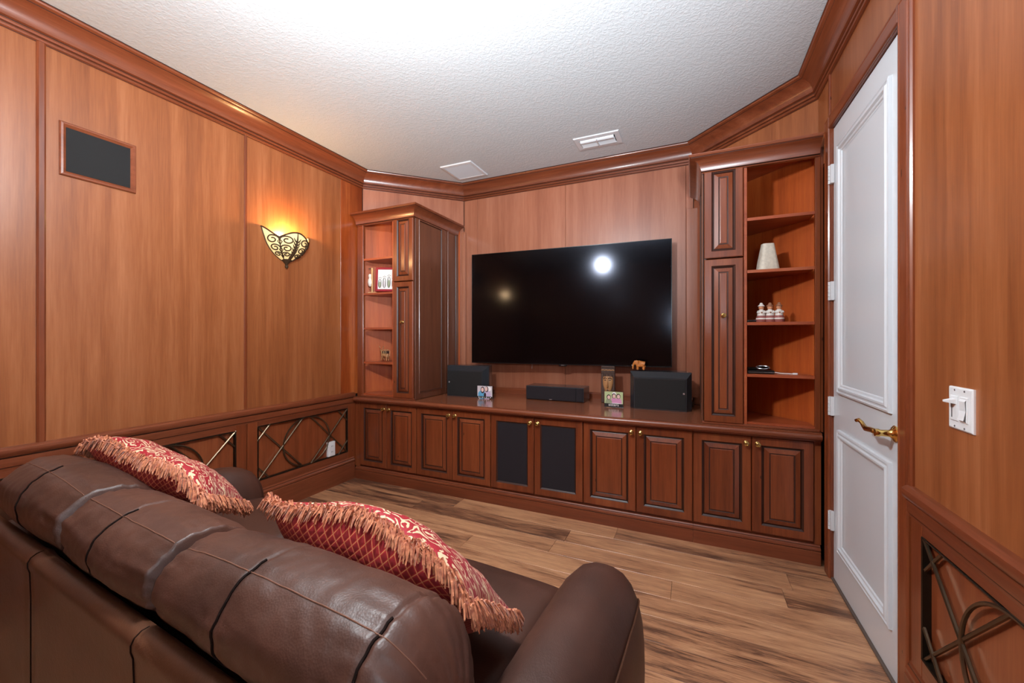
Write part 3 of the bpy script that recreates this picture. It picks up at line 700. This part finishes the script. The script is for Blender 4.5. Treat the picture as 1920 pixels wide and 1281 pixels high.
# ------------------------------------------------------------------ carved mask, elephant
t = thing('carved_mask', 'dark carved wooden mask plaque with pale long face, behind photo block', 'mask', (-.645, 3.40, .757))
m = MB().box(-.703, -.590, 3.385, 3.42, .7578, 1.065, c=.004); m.build('plaque', MASKD, t)
for z in (1.052, 1.030, 1.008):
    MB().tube([(-.700+.0135*k, 3.383-.002*(k % 2), z+.004*(k % 2)) for k in range(9)], .0035, 6).build('carved_band', MASKL if z == 1.030 else MASKD, t)
rows_ = []
for i in range(13):
    tt = i/12; z = .985-.165*tt; wd = .040*math.sin(math.pi*min(1, .32+.68*tt))**.8+.003
    rows_.append([(-.645+wd*math.sin(a*math.pi/16), 3.384-.024*(math.sin(math.pi*(.12+.8*tt))**.6)*math.cos(a*math.pi/16), z) for a in range(-8, 9)])
MB().rows(rows_).build('face', MASKL, t, smooth='all')
MB().tube([(-.645, 3.366, .975), (-.645, 3.355, .94), (-.645, 3.350, .895), (-.645, 3.356, .888)], [.004, .005, .0075, .005], 8).build('nose', MASKL, t, smooth='all')
for s in (-1, 1):
    MB().tube([(-.645+s*.006, 3.361, .965), (-.645+s*.022, 3.363, .970), (-.645+s*.034, 3.373, .958)], .0035, 6).build('brow', MASKD, t)
    MB().sphere((-.645+s*.019, 3.364, .950), (.010, .003, .004), 8, 6).build('eye_slit', MASKD, t)
MB().sphere((-.645, 3.362, .866), (.009, .004, .007), 8, 6).build('mouth', MASKD, t)
hair = MB()
for k in range(-3, 4): hair.tube([(-.645+k*.012, 3.372, .978), (-.645+k*.0125, 3.376, .999)], .0055, 6)
hair.build('hair_braids', MASKD, t)

def skinned(name, verts, edges, radii, mat, parent=None, sub=2, root=0):
    me = bpy.data.meshes.new(name); me.from_pydata(verts, edges, []); me.materials.append(mat)
    o = bpy.data.objects.new(name, me); col.objects.link(o)
    md = o.modifiers.new('skin', 'SKIN'); md.use_smooth_shade = True
    for i, r in enumerate(radii):
        sv = me.skin_vertices[0].data[i]; sv.radius = (r, r) if not isinstance(r, tuple) else r
        sv.use_root = (i == root)
    s = o.modifiers.new('sub', 'SUBSURF'); s.levels = 1; s.render_levels = sub
    if parent is not None: o.parent = parent
    return o
t = thing('elephant_figurine', 'small orange carved wooden elephant standing on the right loudspeaker', 'figurine', (-.375, 3.285, 1.0425), R(0))
v = [(.010, 0, .056), (-.022, 0, .058), (-.040, 0, .066), (-.053, -.004, .046), (-.056, -.006, .026), (-.053, -.008, .012), (.030, 0, .052),
     (.026, -.012, .030), (.027, -.013, .006), (.026, .012, .030), (.027, .013, .006), (-.018, -.013, .030), (-.019, -.014, .006), (-.018, .013, .030), (-.019, .014, .006), (.040, 0, .036)]
e = [(0, 1), (1, 2), (2, 3), (3, 4), (4, 5), (0, 6), (6, 7), (7, 8), (6, 9), (9, 10), (1, 11), (11, 12), (1, 13), (13, 14), (6, 15)]
skinned('body', v, e, [.024, .023, .017, .010, .007, .005, .019, .011, .009, .011, .009, .011, .009, .011, .009, .003], ELEP, t)
for s in (-1, 1):
    MB().sphere((-.030, s*.019, .064), (.013, .004, .018), 10, 8).build('ear', ELEP, t, world=False, smooth='all')
    MB().tube([(-.050, s*.008, .050), (-.060, s*.010, .042), (-.066, s*.010, .044)], [.0025, .002, .001], 6).build('tusk', P_WHT, t, world=False)

# ------------------------------------------------------------------ things on the left shelves
t = thing('picture_frame', 'small red picture frame with line drawing on left bookcase shelf', 'picture frame', (-2.59, 2.945, 1.7185), R(26))
PF = lambda u, w, d: (u, -d+w*.10, w)
MB().rings(PF, (-.125, .125, .018, .245), [(0, -.012), (0, .004), (.003, .006), (.018, .006), (.021, .002)], [0]*4, 0).build('frame', REDF, t, world=False)
MB().rings(PF, (-.106, .106, .037, .226), [(0, -.002), (0, .002)], [0, 0]).build('mat_paper', PAPER, t, world=False)
m = MB()
for k in range(5):
    cx = -.085+.042*k; hh = .085+.012*((k*7) % 3)
    P3 = lambda a, b, d=.0028: PF(a, b, d)
    for q in range(2):
        m.tube([P3(cx+.014*math.cos(z*math.pi/6)*(1-.25*q), .05+hh/2+(hh/2)*math.sin(z*math.pi/6)) for z in range(12)], .0014, 4, 0, closed=True)
    m.add([P3(cx+.011*math.cos(z*math.pi/6), .05+hh*.38+hh*.34*math.sin(z*math.pi/6), .0024) for z in range(12)], [tuple(range(12))], 1+k % 2)
    m.tube([P3(cx-.015, .055+hh), P3(cx, .066+hh), P3(cx+.016, .056+hh)], .002, 4, 0)
m.tube([P3(.058+.012*math.cos(z*math.pi/6), .185+.012*math.sin(z*math.pi/6)) for z in range(12)], .002, 4, 0, closed=True)
m.build('line_drawing', [P_BLK, P_OLV, P_SKY], t, world=False)
t = thing('display_easel', 'small pale wooden easel standing left of the red picture frame', 'easel', (-2.725, 2.875, 1.7185), R(12))
m = MB().box(-.008, .008, -.004, .004, .004, .235, c=.001); m.build('upright', PINE, t, world=False)
MB().box(-.035, .045, -.016, .016, 0, .008, c=.001).build('foot', PINE, t, world=False)
MB().box(-.036, .008, -.003, .003, .226, .234, c=.001).build('crossbar', MASKD, t, world=False)
sh = MB(); sh.lathe([(0, .06), (.014, .07), (.022, .10), (.018, .125), (.010, .14), (.014, .15), (.016, .165), (.009, .178), (0, .18)], 12, (-.022, 0, 0)); sh.build('hanging_ornament', CLAYW, t, world=False, smooth=True)

t = thing('reindeer_figurine', 'small tan reindeer figurine on the lowest left bookcase shelf', 'figurine', (-2.635, 2.94, 1.0815), R(-10))
v = [(.02, 0, .060), (-.025, 0, .064), (-.040, 0, .085), (-.048, 0, .104), (-.066, 0, .096), (.042, 0, .060), (.040, -.012, .032), (.044, -.013, .004), (.040, .012, .032), (.038, .013, .004),
     (-.026, -.012, .032), (-.034, -.013, .004), (-.024, .012, .032), (-.020, .013, .004), (.055, 0, .070)]
e = [(0, 1), (1, 2), (2, 3), (3, 4), (0, 5), (5, 6), (6, 7), (5, 8), (8, 9), (1, 10), (10, 11), (1, 12), (12, 13), (5, 14)]
skinned('body', v, e, [.021, .019, .011, .011, .006, .018, .008, .005, .008, .005, .008, .005, .008, .005, .004], DEER, t)
for s in (-1, 1):
    m = MB().tube([(-.046, s*.006, .112), (-.040, s*.018, .128), (-.046, s*.026, .146)], [.003, .0025, .0015], 6)
    m.tube([(-.041, s*.017, .127), (-.056, s*.022, .138)], [.0022, .0012], 6); m.build('antler', DEER, t, world=False)
m = MB().box(-.012, .046, -.020, .020, .074, .098, c=.004); m.build('saddle_pack', MASKD, t, world=False)
m = MB()
for x in (-.012, .017, .046): m.tube([(x, -.021, .05), (x, -.0225, .10), (x, 0, .112), (x, .0225, .10), (x, .021, .05)], .0025, 5)
m.build('pack_straps', PINE, t, world=False)

# ------------------------------------------------------------------ things on the right shelves
t = thing('stone_ornament', 'tapered white mottled stone ornament on right bookcase upper shelf', 'ornament', (.425, 2.93, 1.7175), R(12))
rows_ = []
for i in range(11):
    q = i/10; wd = .060-.028*q; row = []
    for k in range(24):
        a = 2*math.pi*k/24; c, s = math.cos(a), math.sin(a)
        rr = wd*(abs(c)**5+abs(s)**5)**(-1/5)*(1+.03*noise.noise(Vector((c*2, s*2, q*4))))
        row.append((rr*c, rr*s*.8, .168*q))
    rows_.append(row)
MB().rows(rows_, closed=True, caps=True).build('carved_block', STONE, t, smooth=50, world=False)
def figurine(x, lab):
    t = thing('clay_figurine', lab, 'figurine', (x, 2.905, 1.3975), 0, 'three clay ladies on right shelf')
    MB().lathe([(0, 0), (.026, 0), (.029, .006), (.028, .030), (.022, .042)], 16).build('skirt', CLAYR, t, world=False, smooth=True)
    MB().lathe([(.0275, .016), (.0292, .019), (.0288, .025), (.027, .028)], 16).build('skirt_band', CLAYW, t, world=False, smooth=True)
    MB().lathe([(0, .040), (.0225, .041), (.021, .055), (.017, .072), (.009, .080), (0, .081)], 16).build('blouse', CLAYW, t, world=False, smooth=True)
    MB().sphere((0, 0, .092), (.015, .014, .016), 12, 8).build('head', SKIN, t, world=False, smooth='all')
    MB().lathe([(0, .121), (.007, .120), (.010, .110), (.019, .101), (.0195, .099), (.012, .100), (0, .100)], 16).build('hat', CLAYW if x < .4 else HATB, t, world=False, smooth=True)
    for s in (-1, 1): MB().tube([(s*.017, 0, .070), (s*.021, -.010, .060), (s*.008, -.021, .058)], [.005, .0055, .004], 6).build('arm', CLAYW, t, world=False, smooth='all')
    MB().sphere((0, -.021, .059), (.005, .004, .005), 8, 6).build('bundle', HATB, t, world=False)
for x, lab in ((.388, 'leftmost of the three clay lady figurines on right shelf'), (.434, 'middle one of the three clay lady figurines on right shelf'), (.481, 'rightmost of the three clay lady figurines on right shelf')): figurine(x, lab)
t = thing('remote_control', 'slim dark remote left of the clay ladies on right shelf', 'remote', (.335, 2.93, 1.3975))
MB().box(-.026, .034, -.03, .03, 0, .014, c=.004).build('body', BLKP, t, world=False)
m = MB()
for i in range(4):
    for j in range(3): m.box(-.018+i*.012, -.011+i*.012, -.02+j*.015, -.012+j*.015, .014, .016)
m.build('buttons', SILV, t, world=False)
t = thing('media_box', 'flat black electronics box on second lowest right shelf', 'electronics', (.372, 2.935, 1.0805))
MB().box(-.064, .080, -.075, .075, 0, .022, c=.003).build('case', BLKP, t, world=False)
MB().box(-.062, .078, -.0765, -.0745, .009, .0105).build('seam_line', SILV, t, world=False)
t = thing('magnifier', 'small oval chrome-rimmed glass lying on the black electronics box', 'magnifier', (.398, 2.915, 1.1035))
MB().tube([(.034*math.cos(k*math.pi/12), .020*math.sin(k*math.pi/12), .006+.016*(.5+.5*math.sin(k*math.pi/12))) for k in range(24)], .004, 6, closed=True).build('rim', SILV, t, world=False, smooth=True)
MB().add([(.033*math.cos(k*math.pi/12), .019*math.sin(k*math.pi/12), .006+.016*(.5+.5*math.sin(k*math.pi/12))) for k in range(24)], [tuple(range(24))]).build('lens', SCREEN, t, world=False)
MB().box(-.085, -.03, -.012, .012, 0, .014, c=.004).build('handle', BLKP, t, world=False)
t = thing('white_cable', 'short white cable end lying right of the black electronics box', 'cable', (.50, 2.90, 1.0805))
MB().tube([(-.045, .02, .008), (-.01, 0, .004), (.03, -.012, .0035), (.05, -.015, .0035)], .003, 6).build('cord', CLAYW, t, world=False, smooth=True)
MB().box(.046, .072, -.021, -.009, 0, .010, c=.002).build('plug', WPL, t, world=False)

# ------------------------------------------------------------------ wall things
t = thing('wall_speaker', 'black speaker grille in thin wooden frame high on left wall', 'speaker', (XL, 1.047, 2.115))
MB().rings(PL, (.896, 1.198, 2.118, 2.388), [(0, -.006), (0, .008), (.004, .013), (.012, .014), (.018, .009), (.024, .004)], [0]*5).build('frame', CHY, t)
MB().rings(PL, (.919, 1.175, 2.141, 2.365), [(0, -.004), (0, .003), (.002, .005)], [0]*3).build('grille', BLKG, t)
t = thing('light_switch', 'white double light switch plate on the right wall', 'switch', (XR, 1.525, 1.0))
MB().rings(PR, (1.475, 1.585, 1.042, 1.162), [(0, 0), (0, .004), (.004, .007)], [0]*3).build('plate', WPL, t)
for y in (1.508, 1.553):
    MB().rings(PR, (y-.0175, y+.0175, 1.067, 1.137), [(0, .006), (0, .009), (.0015, .010)], [0]*3).build('device_insert', WPL, t)
MB().box(XR-.0105, XR-.0095, 1.559, 1.562, 1.075, 1.128).build('slider_slot', DARKV, t)
MB().rows([[(XR-.010, 1.541+a*.024, 1.114+b*.014) for a, b in ((0, 0), (1, 0), (1, 1), (0, 1))], [(XR-.030, 1.546+a*.014, 1.118+b*.005) for a, b in ((0, 0), (1, 0), (1, 1), (0, 1))]], closed=True, caps=True).build('dimmer_slider', WPL, t)
MB().rows([[(XR-d, y, z) for y in (1.4945, 1.5215)] for d, z in ((.0095, 1.132), (.0135, 1.126), (.011, 1.10), (.016, 1.074), (.0095, 1.070))]).build('rocker', WPL, t)
for y, z in ((1.508, 1.051), (1.553, 1.051), (1.508, 1.153), (1.553, 1.153)): MB().lathe([(0, XR-.0082), (.003, XR-.008), (.003, XR-.006)], 8, (0, y, z), 'x').build('screw', SILV, t)
t = thing('wall_outlet', 'white power outlet on left wall lattice panel near the cabinets', 'outlet', (XL, 2.55, .26))
MB().rings(PL, (2.513, 2.585, .268, .392), [(0, -.012), (0, .010), (.004, .013)], [0]*3).build('plate', WPL, t)
for z in (.305, .355):
    MB().rings(PL, (2.533, 2.565, z-.015, z+.015), [(0, .012), (0, .0145), (.003, .015)], [0]*3).build('socket', WPL, t)
    MB().box(XL+.0145, XL+.0155, 2.541, 2.544, z-.004, z+.006).box(XL+.0145, XL+.0155, 2.553, 2.556, z-.004, z+.006).build('slots', DARKV, t)

# ceiling vents
t = thing('return_vent', 'square white ceiling vent at left, next to the crown moulding', 'vent', (-1.965, 3.26, H-.004))
PV = lambda x0, y0: (lambda u, w, d: (u, w, H-d))
pc = PV(0, 0)
MB().rings(pc, (-2.125, -1.80, 3.10, 3.43), [(0, 0), (0, .004), (.004, .010), (.030, .012), (.034, .006), (.034, .001)], [0]*5).build('frame', WMET, t)
MB().rings(pc, (-2.09, -1.835, 3.135, 3.395), [(0, .0005), (0, .001)], [0, 0]).build('duct', DARKV, t)
for k in range(16):
    x = -2.085+k*.0163
    MB().add([(x, 3.134, H-.011), (x+.014, 3.134, H-.003), (x+.014, 3.396, H-.003), (x, 3.396, H-.011), (x, 3.134, H-.012), (x+.014, 3.134, H-.004), (x+.014, 3.396, H-.004), (x, 3.396, H-.012)], [(0, 1, 2, 3), (4, 5, 6, 7), (0, 1, 5, 4), (1, 2, 6, 5), (2, 3, 7, 6), (3, 0, 4, 7)]).build('louvre', WMET, t)
t = thing('supply_vent', 'rectangular white ceiling vent with curved blades over the television', 'vent', (-.69, 3.2, H-.004))
MB().rings(pc, (-.868, -.512, 3.10, 3.31), [(0, 0), (0, .003), (.004, .008), (.038, .009), (.042, .004), (.042, .001)], [0]*5).build('frame', WMET, t)
MB().rings(pc, (-.825, -.555, 3.143, 3.267), [(0, .0005), (0, .001)], [0, 0]).build('duct', DARKV, t)
MB().rows([[(x, 3.168-.020*math.cos(a*math.pi/10), H-.003-.020*math.sin(a*math.pi/10)) for a in range(11)] for x in (-.822, -.558)]).build('damper_bar', WMET, t, smooth='all')
for k in range(4):
    y = 3.196+k*.018
    pr = [(y, H-.003), (y+.003, H-.010), (y+.011, H-.015), (y+.012, H-.0135), (y+.0045, H-.009), (y+.0015, H-.003)]
    MB().rows([[(x, a, b) for a, b in pr] for x in (-.822, -.558)], closed=True, caps=True).build('blade', WMET, t)
MB().box(-.693, -.687, 3.143, 3.267, H-.022, H-.002).build('damper_lever', WMET, t)

# sconces
def sconce(yc, lab, energy):
    t = thing('wall_sconce', lab, 'sconce', (XL, yc, 1.85))
    def S(th, q, o=0.0):
        """th -90..90 around, q 0..1 bottom to rim; returns local point"""
        w = .020+.150*math.sin(min(1, q*1.04)*math.pi/2)**.9
        c, s = math.cos(R(th)), math.sin(R(th))
        z = .045+.205*q**1.25
        fl = max(0, (abs(th)-55)/35)*max(0, q-.8)/.2
        return (( (w*.82+o)*c)*1.0+.002, (w*1.02+o)*s+.02*fl*(1 if s > 0 else -1), z+.022*fl)
    def rim(th): return .80+.20*abs(math.cos(R(th*2)))**1.2
    rows_ = [[S(th, q*rim(th), -.002) for th in range(-90, 91, 6)] for q in [k/14 for k in range(15)]]
    MB().rows(rows_).build('glass_bowl', SCGL, t, smooth='all', world=False)
    m = MB().tube([S(th, rim(th), .002) for th in range(-90, 91, 3)], .0056, 6)
    for s in (-1, 1): m.tube([S(s*90, k/12*rim(90)) for k in range(13)], .004, 6)
    m.build('iron_rim', IRON2, t, smooth=True, world=False)
    for s in (-1, 1):
        m = MB().tube([S(s*45, k/10*rim(45), .004) for k in range(11)], .004, 6)
        for q0, dq, dth in ((.72, .15, 19), (.47, .13, 18), (.27, .09, 18)):
            for sg in (-1, 1):
                pts = []
                for k in range(22):
                    a = k/21; rr = 1-.72*a; an = math.pi*(1.0-2.6*a)
                    pts.append(S(s*45+sg*(dth+dth*rr*math.cos(an)*.98), max(.03, q0+dq*rr*math.sin(an)*.9), .004))
                m.tube(pts, .0046, 6)
                m.tube([S(s*45+sg*2, q0-.12), S(s*45+sg*dth*.5, q0-.02), pts[0]] if False else [S(s*45, max(.05, q0-.14)), S(s*45+sg*6, q0-.05), pts[0]], .0034, 6)
        m.build('scrollwork', IRON2, t, smooth=True, world=False)
    m = MB().tube([S(0, k/10) for k in range(11)], [.006, .010, .012, .012, .011, .010, .009, .007, .006, .004, .003], 8)
    for k in range(1, 8):
        for s in (-1, 1): m.tube([S(0, k/10), S(s*6, k/10+.05, .002), S(s*10, k/10+.13)], [.005, .005, .002], 6)
    m.build('acanthus_rib', IRON2, t, smooth=True, world=False)
    hl = lambda pr: [[(r*math.cos(R(a))+.012, r*math.sin(R(a)), z) for r, z in pr] for a in range(-180, 181, 15)]
    MB().rows(hl([(0, .016), (.010, .018), (.012, .026), (.020, .032), (.024, .040), (.034, .046), (.038, .056), (.030, .060), (0, .060)])).build('bottom_cup', IRON2, t, smooth=True, world=False)
    MB().sphere((.014, 0, .004), (.013, .013, .015), 12, 8).build('finial_ball', IRON2, t, smooth='all', world=False)
    add_light('sconce_bulb', 'POINT', (XL+.085, yc, 1.85+.250), energy, (1.0, .64, .28), shadow_soft_size=.02)
sconce(2.118, 'lit bronze scrollwork sconce with amber glass on left wall', 7)
sconce(-.06, 'lit bronze scrollwork sconce on left wall, seen only in television reflection', 7)

# pendant lamp (just above the frame) and a second one at the back of the room
def pendant(x, y, zb, lab):
    t = thing('pendant_lamp', lab, 'lamp', (x, y, H))
    MB().lathe([(0, H-.0), (.06, H-.0), (.058, H-.015), (.02, H-.03), (0, H-.032)], 20, (x, y, 0)).build('canopy', IRON, t, smooth=True)
    MB().tube([(x, y, H-.03), (x, y, zb+.10)], .006, 8).build('rod', IRON, t)
    MB().lathe([(.012, zb+.11), (.035, zb+.105), (.05, zb+.09), (.05, zb+.085), (0, zb+.085)], 20, (x, y, 0)).build('shade_cap', IRON, t, smooth=True)
    return t
pendant(-.95, .78, 2.42, 'bronze pendant lamp hanging over the sofa just above view')

# ------------------------------------------------------------------ sofa
SO = thing('sofa', 'brown leather sofa seen from behind with two fringed pillows', 'sofa', (-1.33, .475, 0), -.06)
XI = .895; XO = 1.145                       # inner and outer arm faces
# back shell
pr = [(.02, .07), (-.006, .09), (-.012, .30), (-.012, .55), (-.014, .62), (-.018, .636), (-.018, .650), (-.012, .662), (0, .670), (.014, .671), (.027, .664), (.036, .650), (.045, .62), (.05, .09)]
SH = 1.15
def shellx(x):
    k = abs(x)/SH; return .08*max(0, (k-.96)/.04)**2
rows_ = []
for i in range(61):
    x = -SH+2*SH*i/60
    g = 1
    d = .006*math.exp(-((x+.42)/.007)**2)+.006*math.exp(-((x-.25)/.007)**2)
    rows_.append([(x, y+shellx(x)+(d if y < .03 else 0), z+.002*noise.noise(Vector((x*4, z*3, 1)))-.01*max(0, (abs(x)/SH-.97)/.03)**2) for y, z in pr])
MB().rows(rows_, closed=True, caps=True).build('back_frame', LEAB, SO, smooth='all', world=False)
for x0 in (-.42, .25):
    MB().tube([(x0, y-.001, z) for y, z in pr[1:10]], .0016, 5).build('back_seam', DSE, SO, world=False)
for s in (-1, 1):
    # arm: loft along y
    rows_ = []
    ys = [.04+.92*i/26 for i in range(27)]
    for i, y in enumerate(ys):
        q = max(0, (y-.72)/.245); sc_ = math.sqrt(max(.02, 1-q**2.6)); bk = .93+.07*min(1, (y-.04)/.1)
        row = []
        zc, top = .30, .608-.02*max(0, y-.6)
        for k in range(28):
            a = 2*math.pi*k/28; c, n_ = math.cos(a), math.sin(a)
            ex = 2.6
            rr = (abs(c)**ex+abs(n_)**ex)**(-1/ex)
            cxm = (XI+XO)/2
            wx = .132*(1+.06*math.sin(y*3))
            hz = (top-zc) if n_ > 0 else (zc-.06)
            x = cxm+wx*rr*c*(.6+.4*sc_); z = zc+hz*rr*n_*((.55+.45*sc_) if n_ > 0 else 1)
            wr_ = .0035*noise.noise(Vector((x*3, y*26, z*5)))*(1 if n_ > .2 else .3)
            row.append((s*(x), y, z+wr_))
        rows_.append(row)
    MB().rows(rows_, closed=True, caps=True).build('arm', LEA, SO, smooth='all', world=False)
    MB().tube([(s*(r[3][0]*s+.002), r[3][1], r[3][2]+.002) for r in rows_[2:-1]], .0028, 6).build('arm_piping', LEAB, SO, world=False, smooth=True)
# seat cushions
for a, b in ((-XI+.02, -.302), (-.298, .298), (.302, XI-.02)):
    rows_ = []
    for i in range(15):
        x = a+(b-a)*i/14; e = 1-abs(2*i/14-1)**8*.10
        row = []
        for k in range(28):
            t_ = 2*math.pi*k/28; c, n_ = math.cos(t_), math.sin(t_); ex = 5
            rr = (abs(c)**ex+abs(n_)**ex)**(-1/ex)
            y = .57+.365*rr*c; z = .37+.085*rr*n_*e+(.02*(1-((y-.57)/.37)**2)*math.sin(math.pi*i/14) if n_ > 0 else 0)
            row.append((x, y, z))
        rows_.append(row)
    MB().rows(rows_, closed=True, caps=True).build('seat_cushion', LEA, SO, smooth='all', world=False)
MB().box(-XI-.02, XI+.02, .06, .90, .08, .30, c=.01).build('seat_base', LEAB, SO, world=False)
for x in (-1.0, 1.0):
    for y in (.1, .86): MB().lathe([(0, 0), (.03, 0), (.034, .07), (.034, .085), (0, .085)], 12, (x, y, 0)).build('foot', BLKP, SO, world=False)
# back cushions
prof = [(.085, .640), (.046, .668), (.020, .705), (.010, .750), (.018, .795), (.048, .832), (.094, .854), (.150, .854), (.205, .834), (.248, .790), (.272, .72), (.285, .65), (.288, .56), (.275, .485), (.22, .455), (.15, .50), (.11, .58)]
def crom(P, n):
    out = []; m_ = len(P)
    for i in range(m_):
        p0, p1, p2, p3 = P[i-1], P[i], P[(i+1) % m_], P[(i+2) % m_]
        for k in range(n):
            t_ = k/n
            out.append(tuple(.5*((2*p1[j])+(-p0[j]+p2[j])*t_+(2*p0[j]-5*p1[j]+4*p2[j]-p3[j])*t_*t_+(-p0[j]+3*p1[j]-3*p2[j]+p3[j])*t_**3) for j in (0, 1)))
    return out
PC = crom(prof, 5); CC = (.145, .66)
def cushion(x0, x1, seams, seed, puff=1.0, outer=0):
    nx = 200; wd = x1-x0
    def S(xx, j, o=0.0):
        q = (xx-x0)/wd; y, z = PC[j % len(PC)]
        e = min(q, 1-q)*wd                                  # distance to the end
        sc_ = 1-.42*max(0, 1-e/.022)**1.15-.035*max(0, 1-e/.10)**1.5
        if (outer < 0 and q < .5) or (outer > 0 and q > .5): sc_ = 1-.62*max(0, 1-e/.105)**2.4
        dy, dz = y-CC[0], z-CC[1]
        r_ = math.hypot(dy, dz)
        groove = sum(-dep*math.exp(-((xx-sx)/.0065)**2) for sx, dep in seams)*(1 if z > .62 else .2)
        pf = .012*puff*math.sin(math.pi*q)
        # soft wrinkles fanning from the ends and seams
        near = max(0, 1-e/.20)+sum(max(0, 1-abs(xx-sx)/.14)*.5 for sx, _ in seams)
        ang = math.atan2(dz, dy)
        wr_ = .010*near*noise.noise(Vector((ang*7.5+seed, e*3.0, seed)))+.004*noise.noise(Vector((xx*9+seed, ang*3, seed*2)))+.0022*noise.noise(Vector((xx*30, ang*9+seed, 4)))
        tot = groove+pf+wr_+o
        f = sc_+tot/max(r_, .08)
        zz = CC[1]+dz*f
        lo = 1/(1+math.exp(-(xx+.42)/.09)); zz -= (.022*lo+.012*math.exp(-((xx-.05)/.3)**2))*max(0, min(1, (zz-.68)/.15))
        return (xx, CC[0]+dy*f, zz)
    nj = len(PC)
    rows_ = [[S(x0+wd*i/nx, j) for j in range(nj)] for i in range(nx+1)]
    c = MB().rows(rows_, closed=True, caps=True).build('back_cushion', LEA, SO, smooth='all', world=False)
    # long top seam and cross seams
    jt = 28
    MB().tube([S(x0+.02+(wd-.04)*i/60, jt, .0008) for i in range(61)], .0013, 5).build('top_seam', STI, c, world=False, smooth=True)
    for sx, dep in seams:
        MB().tube([S(sx, j, .002) for j in range(4, jt+4)], .0026, 6).build('cross_seam', DSE, c, world=False, smooth=True)
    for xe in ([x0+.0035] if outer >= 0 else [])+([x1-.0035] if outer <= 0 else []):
        MB().tube([S(xe, j, .0015) for j in range(2, jt+8)], .0032, 6).build('split_shade', DSE, c, world=False, smooth=True)  # near-black tube standing in for the shade inside the cushion split
    return S
cushion(-.955, -.315, ((-.62, .003),), 1.7, outer=-1)
cushion(-.313, .235, ((-.06, .004),), 4.1)
cushion(.240, .965, ((.525, .0025), (.870, .006)), 8.3, outer=1)

# ------------------------------------------------------------------ pillows
def pillow(lab, C4, top_bump, th, seed, rpos, edge_fn, sag=0.0):
    """C4: TL, TR, BR, BL world corners"""
    TL, TR, BR, BL = [Vector(c) for c in C4]
    ctr = (TL+TR+BR+BL)/4
    t = thing('throw_pillow', lab, 'pillow', tuple(ctr), 0, 'fringed red pillows on the sofa')
    nrm = (TR-TL).cross(BL-TL).normalized()
    if nrm.z < 0: nrm = -nrm
    n = 44
    def base(u, v):
        p = TL.lerp(TR, u).lerp(BL.lerp(BR, u), v)
        a, b = 2*u-1, 2*v-1
        # sides pulled in between the corners
        pin = .045
        p = p+(ctr-p)*(pin*(1-a*a)*abs(b)**3+pin*(1-b*b)*abs(a)**3)
        p = p+edge_fn(u, v)
        return p
    def S(u, v, s):
        a, b = 2*u-1, 2*v-1
        k = max(0, (1-abs(a)**2.6))**.55*max(0, (1-abs(b)**2.6))**.55
        w = .012*noise.noise(Vector((u*5+seed, v*5, s*2)))*k+.010*noise.noise(Vector((u*11+seed, v*3, s*5)))*k
        return base(u, v)+nrm*(s*(th*(1.0 if s < 0 else .62)*k+w))
    for s, nm, mt in ((1, 'front_face', DAMASK), (-1, 'back_face', DIAM)):
        m = MB(); m.rows([[S(i/n, j/n, s) for j in range(n+1)] for i in range(n+1)])
        m.uv = [(i/n, j/n) for i in range(n+1) for j in range(n+1)]
        m.build(nm, mt, t, smooth='all')
    # bullion fringe all the way round
    rnd = random.Random(seed); m = MB()
    per = []
    K = 760
    for k in range(K):
        q = 4*k/K; sd = int(q); f = q-sd
        uv = [(f, 0), (1, f), (1-f, 1), (0, 1-f)][sd]
        per.append(uv)
    for k in range(K):
        for rep in range(4):
            u, v = per[k]
            a, b = 2*u-1, 2*v-1
            root = base(u, v)
            out = (root-ctr); out = (out-nrm*out.dot(nrm)*.6).normalized()
            tang = (base(*per[(k+3) % K])-base(*per[k-3])).normalized()
            clump = noise.noise(Vector((k*.16, seed, 2.0)))
            dirv = (out*.9+tang*(rnd.uniform(-.5, .5)+.5*clump)+nrm*(rnd.uniform(-.7, .7)+.45*noise.noise(Vector((k*.1, seed, 9.0))))+Vector((0, 0, -.25))).normalized()
            ln = rnd.uniform(.022, .038)
            r0 = root+nrm*rnd.uniform(-.006, .006)-out*.006
            p1 = r0+dirv*ln*.5+Vector((0, 0, .004)); p2 = r0+dirv*ln*.9+Vector((0, 0, -.014-rnd.random()*.010))
            sd_ = dirv.cross(Vector((rnd.uniform(-1, 1), rnd.uniform(-1, 1), 1))).normalized(); up = dirv.cross(sd_)
            w0, w1, w2 = .0027, .0031, .0020
            rr = []
            for p, w_ in ((r0, w0), (p1, w1), (p2, w2)):
                rr.append([p+sd_*w_, p-sd_*w_*.5+up*w_*.87, p-sd_*w_*.5-up*w_*.87])
            m.rows(rr, closed=True)
    fo = m.build('fringe', FRINGE, t); fo['kind'] = 'stuff'
    return t
def interp(P, x):
    for (a, ya), (b, yb) in zip(P, P[1:]):
        if x <= b:
            q = (x-a)/(b-a); return ya+(yb-ya)*q
    return P[-1][1]
RISE = [(0, 0), (.12, .012), (.24, .035), (.4, .064), (.526, .082), (.72, .082), (.86, .080), (.93, .060), (1, 0)]
def ef2(u, v):
    k = (1-v)**1.8
    z = sum(interp(RISE, min(1, max(0, u+d))) for d in (-.03, -.015, 0, .015, .03))/5*k
    return Vector((0, -.012*math.sin(3*math.pi*u)*k, z))
pillow('red fringed pillow at right end, diamond-weave back facing the camera', [(-1.10, .755, .842), (-.425, .735, .730), (-.44, 1.00, .545), (-1.09, 1.05, .52)], .1, .12, 3, 0, ef2)
def ef1(u, v):
    k = (1-v)**1.8
    return Vector((0, 0, .060*math.sin(math.pi*u)*k+.018*math.sin(3.0*math.pi*u)*k))
pillow('red fringed pillow at left end, floral face upward, resting over the cushions', [(-2.16, .735, .885), (-1.44, .770, .785), (-1.66, 1.05, .62), (-2.22, 1.02, .70)], .1, .11, 11, 0, ef1)
